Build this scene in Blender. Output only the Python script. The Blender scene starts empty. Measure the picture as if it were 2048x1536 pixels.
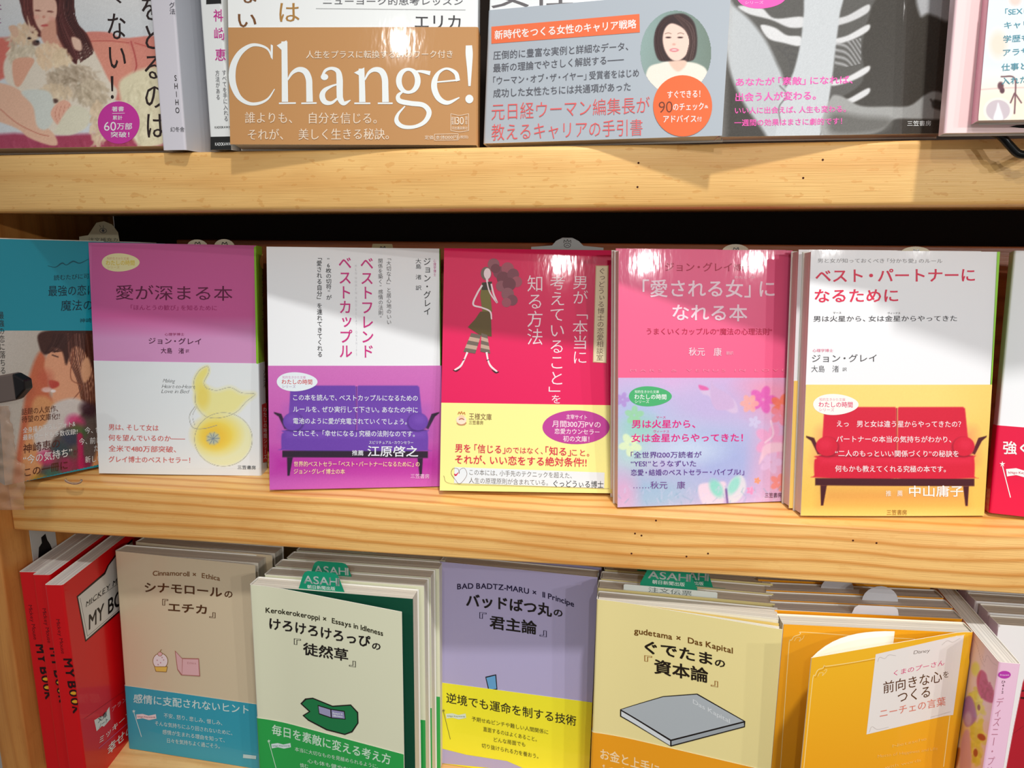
import bpy, math, random
import numpy as np
from mathutils import Matrix, Vector
# ------------------------------------------------------------------ camera, world, lamps, exposure
SC = bpy.context.scene
COL = SC.collection
ZC = 1.20                                   # camera height above the floor (m); shelf lengths below are mm around the camera height
YAW, PITCH, ROLL, FPX, CY = 0.131905, 0.205707, 0.006055, 1499.13, -407.68
def cam_axes():
    cy, sy = math.cos(YAW), math.sin(YAW)
    f = np.array([-sy, cy, 0.]); r = np.array([cy, sy, 0.]); u = np.array([0, 0, 1.])
    f2 = f*math.cos(PITCH)-u*math.sin(PITCH); u2 = u*math.cos(PITCH)+f*math.sin(PITCH)
    return r*math.cos(ROLL)+u2*math.sin(ROLL), -r*math.sin(ROLL)+u2*math.cos(ROLL), f2
CR, CU, CF = cam_axes()
cd = bpy.data.cameras.new('camera'); cam = bpy.data.objects.new('camera', cd); COL.objects.link(cam)
cd.sensor_width = 36; cd.lens = FPX/2048*36; cd.clip_start = .01
cam.matrix_world = Matrix(((CR[0], CU[0], -CF[0], 0), (CR[1], CU[1], -CF[1], CY/1000), (CR[2], CU[2], -CF[2], ZC), (0, 0, 0, 1)))
SC.camera = cam
w = bpy.data.worlds.new('shop'); SC.world = w; w.use_nodes = True
w.node_tree.nodes['Background'].inputs[0].default_value = (.97, .98, 1, 1)
w.node_tree.nodes['Background'].inputs[1].default_value = .37
def lamp(name, loc, aim, power, size, spot=None, blend=.5, color=(1, .985, .96)):
    l = bpy.data.lights.new(name, 'SPOT' if spot else 'POINT'); l.energy = power; l.shadow_soft_size = size; l.color = color
    if spot: l.spot_size = math.radians(spot); l.spot_blend = blend
    o = bpy.data.objects.new(name, l); COL.objects.link(o); o.location = loc
    o.rotation_euler = (Vector(aim)-Vector(loc)).to_track_quat('-Z', 'Y').to_euler(); return o
lamp('ceiling_spot', (.26, -.80, ZC+1.45), (.16, 0, ZC-.14), 86, .05, 40, 1.)
def far(name, P, d, dist, power, aim=(.14, 0, -.1), cone=27):
    lamp(name, (P[0]+d[0]*dist, P[1]+d[1]*dist, ZC+P[2]+d[2]*dist), (aim[0], aim[1], ZC+aim[2]), power, .024, cone, 1.)
far('shop_lamp', (.018, .03, -.018), (.53, -.82, .21), 2.6, 32)
far('shop_lamp.001', (.081, .046, -.019), (.64, -.74, .20), 2.6, 22)
far('shop_lamp.002', (-.031, .056, -.022), (.16, -.89, .42), 2.6, 30)
far('shop_lamp.003', (-.114, .004, .095), (-.08, -.89, .46), 2.6, 27)
SC.view_settings.view_transform = 'Standard'; SC.view_settings.look = 'None'
SC.view_settings.gamma = 1; SC.view_settings.use_curve_mapping = False
SC.view_settings.exposure = 0.1

# ------------------------------------------------------------------ helpers
def lin(c):
    return [((x/255+.055)/1.055)**2.4 if x/255 > .04045 else x/255/12.92 for x in c]
MATS = {}
def sheen_bump(nt, b):
    t = nt.nodes.new('ShaderNodeTexCoord'); mp = nt.nodes.new('ShaderNodeMapping'); mp.inputs['Scale'].default_value = (260, 260, 90)
    n = nt.nodes.new('ShaderNodeTexNoise'); n.inputs['Scale'].default_value = 1; n.inputs['Detail'].default_value = 2
    bp = nt.nodes.new('ShaderNodeBump'); bp.inputs['Strength'].default_value = .12; bp.inputs['Distance'].default_value = .0003
    nt.links.new(t.outputs['Object'], mp.inputs[0]); nt.links.new(mp.outputs[0], n.inputs[0]); nt.links.new(n.outputs[0], bp.inputs['Height']); nt.links.new(bp.outputs[0], b.inputs['Coat Normal'])
def mat(c, rough=.42, coat=.0, spec=.5, bump=0):
    k = (tuple(c), rough, coat, bump)
    if k in MATS: return MATS[k]
    m = bpy.data.materials.new('paper_%d_%d_%d' % tuple(int(v) for v in c)); m.use_nodes = True
    nt = m.node_tree; b = nt.nodes['Principled BSDF']
    b.inputs['Base Color'].default_value = (*lin(c), 1); b.inputs['Roughness'].default_value = rough
    b.inputs['Coat Weight'].default_value = coat; b.inputs['Coat Roughness'].default_value = .05; b.inputs['Specular IOR Level'].default_value = .25
    if coat: sheen_bump(nt, b)
    if bump:
        n = nt.nodes.new('ShaderNodeTexNoise'); n.inputs['Scale'].default_value = 900
        bp = nt.nodes.new('ShaderNodeBump'); bp.inputs['Strength'].default_value = bump; bp.inputs['Distance'].default_value = .0002
        nt.links.new(n.outputs[0], bp.inputs['Height']); nt.links.new(bp.outputs[0], b.inputs['Normal'])
    MATS[k] = m; return m
def gloss(c): return mat(c, .4, .5)
def ink(c): return mat(c, .42, .4)
def art_mat():
    if 'art' in MATS: return MATS['art']
    m = bpy.data.materials.new('printed_picture'); m.use_nodes = True; nt = m.node_tree; b = nt.nodes['Principled BSDF']
    a = nt.nodes.new('ShaderNodeVertexColor'); a.layer_name = 'print'
    nt.links.new(a.outputs[0], b.inputs['Base Color']); b.inputs['Roughness'].default_value = .38
    b.inputs['Coat Weight'].default_value = .5; b.inputs['Coat Roughness'].default_value = .05; b.inputs['Specular IOR Level'].default_value = .25; sheen_bump(nt, b)
    MATS['art'] = m; return m
def page_mat(c=(236, 228, 212), axis='Y', scale=2600.):
    k = ('page', tuple(c), axis)
    if k in MATS: return MATS[k]
    m = bpy.data.materials.new('page_edges'); m.use_nodes = True; nt = m.node_tree; b = nt.nodes['Principled BSDF']
    t = nt.nodes.new('ShaderNodeTexCoord'); mp = nt.nodes.new('ShaderNodeMapping')
    mp.inputs['Scale'].default_value = (3, scale, 3) if axis == 'Y' else (scale, 3, 3)
    n = nt.nodes.new('ShaderNodeTexNoise'); n.inputs['Scale'].default_value = 1; n.inputs['Detail'].default_value = 3
    r = nt.nodes.new('ShaderNodeValToRGB'); l = lin(c)
    r.color_ramp.elements[0].position = .35; r.color_ramp.elements[0].color = (*[v*.62 for v in l], 1)
    r.color_ramp.elements[1].position = .62; r.color_ramp.elements[1].color = (*l, 1)
    nt.links.new(t.outputs['Object'], mp.inputs[0]); nt.links.new(mp.outputs[0], n.inputs[0]); nt.links.new(n.outputs[0], r.inputs[0])
    nt.links.new(r.outputs[0], b.inputs['Base Color']); b.inputs['Roughness'].default_value = .8
    bp = nt.nodes.new('ShaderNodeBump'); bp.inputs['Strength'].default_value = .5; bp.inputs['Distance'].default_value = .0003
    nt.links.new(n.outputs[0], bp.inputs['Height']); nt.links.new(bp.outputs[0], b.inputs['Normal'])
    MATS[k] = m; return m
def wood_mat(name, light, dark, rings=1., speck=.0, axis='X', seed=0, rough=.42, ringmix=.6, gain=1.):
    m = bpy.data.materials.new(name); m.use_nodes = True; nt = m.node_tree; b = nt.nodes['Principled BSDF']; L = nt.links.new
    t = nt.nodes.new('ShaderNodeTexCoord')
    def mapn(sc, off=0):
        mp = nt.nodes.new('ShaderNodeMapping'); mp.inputs['Scale'].default_value = sc if axis == 'X' else (sc[2], sc[1], sc[0])
        mp.inputs['Location'].default_value = (seed*1.7+off, seed*.9, seed*2.3+off); L(t.outputs['Object'], mp.inputs[0]); return mp
    def noise(sc, d=3, off=0, dist=0):
        n = nt.nodes.new('ShaderNodeTexNoise'); n.inputs['Scale'].default_value = 1; n.inputs['Detail'].default_value = d
        n.inputs['Distortion'].default_value = dist; L(mapn(sc, off).outputs[0], n.inputs[0]); return n
    def math_(op, a, bb, c=None):
        q = nt.nodes.new('ShaderNodeMath'); q.operation = op
        for i, v in enumerate((a, bb)):
            if v is None: continue
            if isinstance(v, (int, float)): q.inputs[i].default_value = v
            else: L(v, q.inputs[i])
        return q.outputs[0]
    # growth rings: slanted slow coordinate, cut by sine
    warp = noise((3.2, 3, 9), 2, 3.1)
    warp2 = noise((14, 6, 60), 2, 9.)
    sep = nt.nodes.new('ShaderNodeSeparateXYZ'); L(t.outputs['Object'], sep.inputs[0])
    zc = sep.outputs['Z'] if axis == 'X' else sep.outputs['X']
    ph = math_('ADD', math_('MULTIPLY', zc, 1150.*rings), math_('ADD', math_('MULTIPLY', warp.outputs[0], 34.*rings), math_('MULTIPLY', warp2.outputs[0], 3.2)))
    ph = math_('ADD', ph, math_('MULTIPLY', sep.outputs['Y'], 700.*rings))
    s = math_('POWER', math_('ADD', math_('MULTIPLY', math_('SINE', ph, None), .5), .5), 3.2)
    fib = noise((30, 500, 1900), 4, 5.)
    blot = noise((11, 11, 26), 3, 7., .6)
    sp = noise((150, 150, 330), 2, 2.)
    def mix(fac, a, c2, mode='MIX'):
        q = nt.nodes.new('ShaderNodeMix'); q.data_type = 'RGBA'; q.blend_type = mode
        if isinstance(fac, (int, float)): q.inputs[0].default_value = fac
        else: L(fac, q.inputs[0])
        for i, v in ((6, a), (7, c2)):
            if isinstance(v, tuple): q.inputs[i].default_value = v
            else: L(v, q.inputs[i])
        return q.outputs[2]
    li = (*lin(light), 1); dk = (*lin(dark), 1)
    c = mix(math_('MULTIPLY', s, ringmix), li, dk)
    bl = math_('MULTIPLY', math_('SUBTRACT', blot.outputs[0], .42), 1.3)
    c = mix(bl, c, (*[v*.9 for v in lin(dark)], 1))
    f2 = math_('MULTIPLY', math_('SUBTRACT', fib.outputs[0], .5), .9)
    c = mix(f2, c, (*[v*.62 for v in lin(dark)], 1))
    if speck:
        s2 = math_('MULTIPLY', math_('GREATER_THAN', sp.outputs[0], .64), speck)
        c = mix(s2, c, dk)
    L(c, b.inputs['Base Color']); b.inputs['Roughness'].default_value = rough
    bp = nt.nodes.new('ShaderNodeBump'); bp.inputs['Strength'].default_value = .35; bp.inputs['Distance'].default_value = .0005
    L(math_('ADD', fib.outputs[0], math_('MULTIPLY', s, .6)), bp.inputs['Height']); L(bp.outputs[0], b.inputs['Normal'])
    return m
def link(name, me, parent=None, mats=(), kind=None, label=None, M=None):
    o = bpy.data.objects.new(name, me); COL.objects.link(o)
    for m in mats: me.materials.append(m)
    if parent: o.parent = parent
    if M is not None: o.matrix_local = M
    if kind: o['kind'] = kind
    if label: o['label'] = label
    return o
def mesh(name, V, F, mi=None, smooth=False):
    me = bpy.data.meshes.new(name)
    me.from_pydata([tuple(np.asarray(v, float)*.001) for v in V], [], [tuple(int(i) for i in f) for f in F])
    if mi is not None: me.polygons.foreach_set('material_index', mi)
    if smooth: me.polygons.foreach_set('use_smooth', [True]*len(me.polygons))
    me.update(); return me
def box_data(x0, x1, y0, y1, z0, z1, b=0):
    V = [(x0, y0, z0), (x1, y0, z0), (x1, y1, z0), (x0, y1, z0), (x0, y0, z1), (x1, y0, z1), (x1, y1, z1), (x0, y1, z1)]
    F = [(0, 3, 2, 1), (4, 5, 6, 7), (0, 1, 5, 4), (1, 2, 6, 5), (2, 3, 7, 6), (3, 0, 4, 7)]
    return V, F
def box(name, ext, m, parent=None, bevel=0, **kw):
    me = mesh(name, *box_data(*ext))
    if bevel:
        import bmesh
        bm = bmesh.new(); bm.from_mesh(me)
        bmesh.ops.bevel(bm, geom=list(bm.edges), offset=bevel*.001, segments=3, affect='EDGES', profile=.5)
        bm.to_mesh(me); bm.free()
        me.polygons.foreach_set('use_smooth', [True]*len(me.polygons))
        me.set_sharp_from_angle(angle=.7)
    return link(name, me, parent, [m], **kw)
def empty(name, M, label, cat, group=None):
    o = bpy.data.objects.new(name, None); o.empty_display_size = .02; COL.objects.link(o); o.matrix_world = M
    o['label'] = label; o['category'] = cat
    if group: o['group'] = group
    return o
def pose(x, y, z, yaw=0, lean=0, roll=0):
    r = np.array([math.cos(yaw), math.sin(yaw), 0]); n = np.array([-math.sin(yaw), math.cos(yaw), 0])
    u = np.array([0, 0, 1.])*math.cos(lean)+n*math.sin(lean)
    r, u = r*math.cos(roll)+u*math.sin(roll), u*math.cos(roll)-r*math.sin(roll)
    nn = np.cross(u, r)
    return Matrix(((r[0], nn[0], u[0], x/1000), (r[1], nn[1], u[1], y/1000), (r[2], nn[2], u[2], z/1000+ZC), (0, 0, 0, 1)))
def proj(M, p):
    q = M @ Vector([c*.001 for c in p]); d = np.array([q.x, q.y-CY/1000, q.z-ZC])
    return (1024+FPX*(d@CR)/(d@CF), 768-FPX*(d@CU)/(d@CF))
def homog(src, dst):
    A = []; b = []
    for (x, y), (u, v) in zip(src, dst):
        A.append([x, y, 1, 0, 0, 0, -u*x, -u*y]); b.append(u); A.append([0, 0, 0, x, y, 1, -v*x, -v*y]); b.append(v)
    h = np.linalg.solve(np.array(A, float), np.array(b, float)); return np.append(h, 1).reshape(3, 3)
# ------------------------------------------------------------------ glyphs (the built-in font, its CJK fallback)
GL = {}
def glyph(ch, wt):
    k = (ch, wt)
    if k in GL: return GL[k]
    c = bpy.data.curves.new('g', 'FONT'); c.body = ch; c.size = 1; c.resolution_u = 2 if ord(ch) > 0x2000 else 4; c.offset = wt
    o = bpy.data.objects.new('g', c); me = o.to_mesh()
    V = np.array([(v.co.x, v.co.y) for v in me.vertices]) if len(me.vertices) else np.zeros((0, 2))
    F = [tuple(p.vertices) for p in me.polygons]
    o.to_mesh_clear(); bpy.data.objects.remove(o); bpy.data.curves.remove(c)
    GL[k] = (V, F); return GL[k]
WIDE = lambda ch: ord(ch) >= 0x2E80 or ch in '×…―'
VERT = {'「': '﹁', '」': '﹂', '『': '﹃', '』': '﹄'}
def layout(s, wt, vert=False, space=.3, latgap=.06, mincho=0):
    P = []; F = []; n = 0; x = 0.; Z = []
    offs = [(0, 0)] if not mincho else [(-mincho, 0), (0, 0), (mincho, 0)]
    if wt > 0:                                # bold = the same outline laid down again a hair to every side
        k = wt*.8; offs = [(-k, -k), (k, -k), (-k, k), (k, k)]; wt = 0.
    for ch in s:
        if ch in ' 　': x += 1. if ch == '　' else space; continue
        g, f = glyph(VERT.get(ch, ch) if vert else ch, wt)
        if not len(g): x += .5; continue
        if vert:
            if ch in 'ー―…': q = g-[.5, .38]; q = np.stack([q[:, 1]*1, -q[:, 0]], 1)
            else:
                q = g-[.5, .38]
                if ch in '、。': q = q+[.55, .55]
                if ch in 'ッャュョっゃゅょぃ': q = q+[.08, .1]
                if not WIDE(ch): q = g-[(g[:, 0].min()+g[:, 0].max())/2, .38]
            q = q+[0, -x]; x += 1.
        elif WIDE(ch):
            q = g-[0, .38]+[x, 0]; x += 1. if ch not in '、。「」・' else .72
            if ch in '「': q = q-[.28, 0]
            if ch in '・': q = q-[.14, 0]
        else:
            q = g-[g[:, 0].min()-x, .38]; x += g[:, 0].max()-g[:, 0].min()+latgap+(.12 if ch in '.,!' else 0)
        for j, k in enumerate(offs):
            P.append(q+list(k)); Z.append(np.full(len(q), .006*j)); F += [tuple(i+n for i in ff) for ff in f]; n += len(q)
    layout.z = np.concatenate(Z)
    return np.concatenate(P), F
class Sheet:
    """a printed surface: S(u,v,e) gives the local point on the paper, e mm proud of it; H maps layout units to mm on the paper"""
    def __init__(s, S, w, h, M, crop, corners=None):
        s.S = S; s.w = w; s.h = h; s.crop = crop
        if corners is None: corners = [proj(M, S(0, h, 0)), proj(M, S(w, h, 0)), proj(M, S(0, 0, 0)), proj(M, S(w, 0, 0))]
        s.H = homog(corners, [(0, h), (w, h), (0, 0), (w, 0)])
    def uv(s, P):
        P = np.asarray(P, float); ox, oy, k = s.crop
        q = np.c_[P[:, 0]/k+ox, P[:, 1]/k+oy, np.ones(len(P))] @ s.H.T
        return q[:, :2]/q[:, 2:]
    def pts(s, P, e): return [s.S(u, v, e) for u, v in s.uv(P)]
class Print:
    """collects the flat lettering and line art of one sheet into one mesh"""
    def __init__(s, sheet, e=.12): s.sh = sheet; s.V = []; s.F = []; s.mi = []; s.mats = []; s.e = e; s.lv = 0
    def _add(s, P, F, color, Z=None, clamp=False):
        m = color if not isinstance(color, tuple) else ink(color)
        if m not in s.mats: s.mats.append(m)
        u = s.sh.uv(P); ok = (u[:, 0] > -.6) & (u[:, 0] < s.sh.w+.6) & (u[:, 1] > -.3) & (u[:, 1] < s.sh.h+.6)
        if clamp:
            u = np.c_[np.clip(u[:, 0], 0, s.sh.w), np.clip(u[:, 1], 0, s.sh.h)]; ok[:] = True
            if getattr(s.sh, 'curved', False): u, F = subdiv(u, F, 3.5)
            ok = np.ones(len(u), bool)
        if Z is None: Z = np.zeros(len(u))
        n = len(s.V); s.V += [s.sh.S(a, b, s.e+s.lv+z) for (a, b), z in zip(u, Z)]
        F = [f for f in F if all(ok[i] for i in f)]
        s.F += [tuple(i+n for i in f) for f in F]; s.mi += [s.mats.index(m)]*len(F); s.lv += (.014 if clamp and getattr(s.sh, 'curved', False) else .004) if not Z.any() else .02
    def text(s, t, x0, y0, x1, y1, h, color, wt=0., mincho=0, arc=0, slant=0, side=False, **k):
        P, F = layout(t, wt, mincho=mincho, **k); Z = layout.z
        lat = not any(WIDE(c) for c in t if c != '×')
        a, b = P[:, 0].min(), P[:, 0].max(); T = (P[:, 0]-a)/max(b-a, 1e-6)
        Y = P[:, 1]/(.72 if lat else .92)*h
        if lat: Y = Y+.02*h
        d = np.array([x1-x0, y1-y0], float); n = np.array([d[1], -d[0]])/np.hypot(*d); n = np.array([0, -1.])
        X = x0+d[0]*T+Y*slant; YY = y0+d[1]*T-Y-arc*(1-(2*T-1)**2)
        if side: X = x0+d[0]*T+Y; YY = y0+d[1]*T
        s._add(np.c_[X, YY], F, color, Z)
    def vtext(s, t, x0, y0, x1, y1, wd, color, wt=0., mincho=0):
        """top centre (x0,y0) to bottom centre (x1,y1), column width wd"""
        P, F = layout(t, wt, vert=True, mincho=mincho)
        a, b = P[:, 1].max(), P[:, 1].min(); T = (a-P[:, 1])/(a-b)
        s._add(np.c_[x0+(x1-x0)*T+P[:, 0]*wd/.92, y0+(y1-y0)*T], F, color, layout.z)
    def poly(s, pts, color): s._add(np.array(pts, float), fan(pts), color, clamp=True)
    def ell(s, cx, cy, rx, ry, color, n=48, rot=0, pt=0):
        t = np.linspace(0, 2*np.pi, n, endpoint=False); x = rx*np.cos(t); y = ry*np.sin(t)*(1-pt*np.cos(t))
        c, q = math.cos(rot), math.sin(rot)
        s.poly(np.c_[cx+x*c-y*q, cy+x*q+y*c], color)
    def brush(s, pts, wds, color, seg=10, closed=False):
        s._add(*ribbon(pts, wds, seg, closed), color)
    def build(s, name, parent, label=None):
        if not s.F: return None
        return link(name, mesh(name, s.V, s.F, s.mi), parent, s.mats, label=label)
def subdiv(P, F, lim):
    P = [tuple(q) for q in P]; out = []; st = list(F)
    while st:
        f = st.pop(); q = [P[i] for i in f[:3]]; d = [math.dist(q[i], q[(i+1) % 3]) for i in range(3)]; k = d.index(max(d))
        if d[k] < lim: out.append(f); continue
        a, b, c = f[k], f[(k+1) % 3], f[(k+2) % 3]; P.append(((P[a][0]+P[b][0])/2, (P[a][1]+P[b][1])/2)); m = len(P)-1; st += [(a, m, c), (m, b, c)]
    return np.array(P), out
def fan(pts):
    # ear clipping through mathutils keeps concave outlines right
    from mathutils.geometry import tessellate_polygon
    return [tuple(t) for t in tessellate_polygon([[Vector((p[0], p[1], 0)) for p in pts]])]
def spline(pts, seg=10, closed=False):
    P = np.array(pts, float)
    if len(P) < 3 and not closed: return P
    Q = np.vstack([P[-1], P, P[0], P[1]]) if closed else np.vstack([2*P[0]-P[1], P, 2*P[-1]-P[-2]])
    out = []
    for i in range(1, len(Q)-2):
        for t in np.linspace(0, 1, seg, endpoint=False):
            a, b, c, d = Q[i-1], Q[i], Q[i+1], Q[i+2]
            out.append(.5*(2*b+(c-a)*t+(2*a-5*b+4*c-d)*t*t+(3*b-a-3*c+d)*t**3))
    if not closed: out.append(P[-1])
    return np.array(out)
def ribbon(pts, wds, seg=10, closed=False):
    if np.isscalar(wds): wds = [wds]*len(pts)
    Q = spline(np.c_[np.array(pts, float), wds], seg, closed)
    d = np.gradient(Q[:, :2], axis=0)
    if closed: d = np.roll(Q[:, :2], -1, 0)-np.roll(Q[:, :2], 1, 0)
    d /= np.maximum(np.hypot(d[:, 0], d[:, 1]), 1e-6)[:, None]
    n = np.c_[-d[:, 1], d[:, 0]]*np.maximum(Q[:, 2:3], .2)/2
    P = np.vstack([Q[:, :2]+n, Q[:, :2]-n]); N = len(Q)
    F = [(i, i+1, N+i+1, N+i) for i in range(N-1)]
    if closed: F.append((N-1, 0, N, 2*N-1))
    return P, F
# ------------------------------------------------------------------ printed pictures: a fine grid whose colours are computed here
class Art:
    def __init__(s, sheet, x0, y0, x1, y1, step, base=(255, 255, 255), quad=None):
        s.sh = sheet; nx = max(2, int((x1-x0)/step)); ny = max(2, int((y1-y0)/step))
        gx, gy = np.meshgrid(np.linspace(0, 1, nx+1), np.linspace(0, 1, ny+1))
        if quad is None: quad = [(x0, y0), (x1, y0), (x0, y1), (x1, y1)]
        q = np.array(quad, float)
        P = ((1-gx)*(1-gy))[..., None]*q[0]+(gx*(1-gy))[..., None]*q[1]+((1-gx)*gy)[..., None]*q[2]+(gx*gy)[..., None]*q[3]
        s.P = P.reshape(-1, 2); s.nx = nx; s.ny = ny; s.C = np.tile(np.array(base, float), (len(s.P), 1))
        s.mask = np.ones(len(s.P), bool); s.rng = np.random.RandomState(5)
    def mix(s, a, c): s.C += (np.array(c, float)-s.C)*np.clip(a, 0, 1)[:, None]
    def poly(s, pts, c, blur=2, sm=True, alpha=1., tex=0):
        Q = spline(pts, 6, True) if sm else np.array(pts, float)
        x, y = s.P[:, 0], s.P[:, 1]; x0, y0 = Q.min(0)-2*blur; x1, y1 = Q.max(0)+2*blur
        I = np.where((x > x0) & (x < x1) & (y > y0) & (y < y1))[0]
        if not len(I): return
        px, py = x[I], y[I]; ins = np.zeros(len(I), bool); D = np.full(len(I), 1e9)
        for (ax, ay), (bx, by) in zip(Q, np.roll(Q, -1, 0)):
            cr = ((ay > py) != (by > py))
            with np.errstate(divide='ignore', invalid='ignore'): ins ^= cr & (px < (bx-ax)*(py-ay)/(by-ay)+ax)
            dx, dy = bx-ax, by-ay; t = np.clip(((px-ax)*dx+(py-ay)*dy)/(dx*dx+dy*dy+1e-9), 0, 1)
            D = np.minimum(D, (px-ax-t*dx)**2+(py-ay-t*dy)**2)
        sd = np.sqrt(D)*np.where(ins, 1, -1); a = np.clip(.5+sd/(2*blur), 0, 1)*alpha
        s.C[I] += (np.array(c, float)-s.C[I])*a[:, None]
    def ell(s, cx, cy, rx, ry, c, blur=.15, rot=0, alpha=1.):
        x, y = s.P[:, 0]-cx, s.P[:, 1]-cy; a, b = math.cos(rot), math.sin(rot)
        r = np.sqrt(((x*a+y*b)/rx)**2+((-x*b+y*a)/ry)**2)
        s.mix(np.clip((1-r)/blur+.5, 0, 1)*alpha, c)
    def line(s, pts, wd, c, blur=1.5, seg=6, closed=False, alpha=1.):
        Q = spline(pts, seg, closed) if len(pts) > 2 else np.array(pts, float)
        x, y = s.P[:, 0], s.P[:, 1]; x0, y0 = Q.min(0)-wd-blur; x1, y1 = Q.max(0)+wd+blur
        I = np.where((x > x0) & (x < x1) & (y > y0) & (y < y1))[0]
        if not len(I): return
        px, py = x[I], y[I]; D = np.full(len(I), 1e9)
        for (ax, ay), (bx, by) in zip(Q[:-1], Q[1:]):
            dx, dy = bx-ax, by-ay; t = np.clip(((px-ax)*dx+(py-ay)*dy)/(dx*dx+dy*dy+1e-9), 0, 1)
            D = np.minimum(D, (px-ax-t*dx)**2+(py-ay-t*dy)**2)
        a = np.clip((wd/2-np.sqrt(D))/blur+.5, 0, 1)*alpha; s.C[I] += (np.array(c, float)-s.C[I])*a[:, None]
    def vgrad(s, y0, y1, c, a0=0., a1=1.):
        t = np.clip((s.P[:, 1]-y0)/(y1-y0), 0, 1); s.mix(a0+(a1-a0)*t, c)
    def hgrad(s, x0, x1, c, a0=0., a1=1.):
        t = np.clip((s.P[:, 0]-x0)/(x1-x0), 0, 1); s.mix(a0+(a1-a0)*t, c)
    def grain(s, amt): s.C += s.rng.randn(len(s.C), 1)*amt
    def hair(s, pts0, pts1, n, wd, c, var=14, blur=1.5, alpha=.8):
        for i in range(n):
            t = (i+.5)/n; P = np.array(pts0, float)*(1-t)+np.array(pts1, float)*t+s.rng.randn(len(pts0), 2)*1
            s.line(P, wd, np.clip(np.array(c)+s.rng.randn()*var, 0, 255), blur, 4, alpha=alpha)
    def fur(s, cx, cy, rx, ry, c, n, ln, ang, wd=3, var=22):
        for i in range(n):
            a = s.rng.rand()*6.283; r = math.sqrt(s.rng.rand()); x = cx+rx*r*math.cos(a); y = cy+ry*r*math.sin(a)
            t = ang+s.rng.randn()*.5; s.line([(x, y), (x+ln*math.cos(t), y+ln*math.sin(t))], wd*2.2, np.clip(np.array(c)+s.rng.randn()*var*.8, 0, 255), 12, alpha=.6)
    def build(s, name, parent, e=.06, clip=None):
        uv = s.sh.uv(s.P); ins = (uv[:, 0] >= -.01) & (uv[:, 0] <= s.sh.w+.01) & (uv[:, 1] >= -.01) & (uv[:, 1] <= s.sh.h+.01)
        uv = np.c_[np.clip(uv[:, 0], 0, s.sh.w), np.clip(uv[:, 1], 0, s.sh.h)]; inb = ins.copy()
        ck = np.ones(len(s.P), bool) if clip is None else clip(s.P)
        N = s.nx+1; i, j = np.meshgrid(np.arange(s.nx), np.arange(s.ny)); a = (j*N+i).ravel()
        F = np.stack([a+N, a+N+1, a+1, a], 1); F = F[inb[F].any(1) & ck[F].all(1)]
        used = np.unique(F); rm = -np.ones(len(s.P), int); rm[used] = np.arange(len(used)); F = rm[F]
        V = np.array([s.sh.S(u, v, e) for u, v in uv[used]])*.001
        me = bpy.data.meshes.new(name); me.from_pydata(V.tolist(), [], F.tolist())
        c = np.clip(s.C[used], 0, 255)/255; c = np.where(c > .04045, ((c+.055)/1.055)**2.4, c/12.92)
        ca = me.color_attributes.new('print', 'FLOAT_COLOR', 'POINT'); ca.data.foreach_set('color', np.c_[c, np.ones(len(c))].ravel())
        return link(name, me, parent, [art_mat()])
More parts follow.
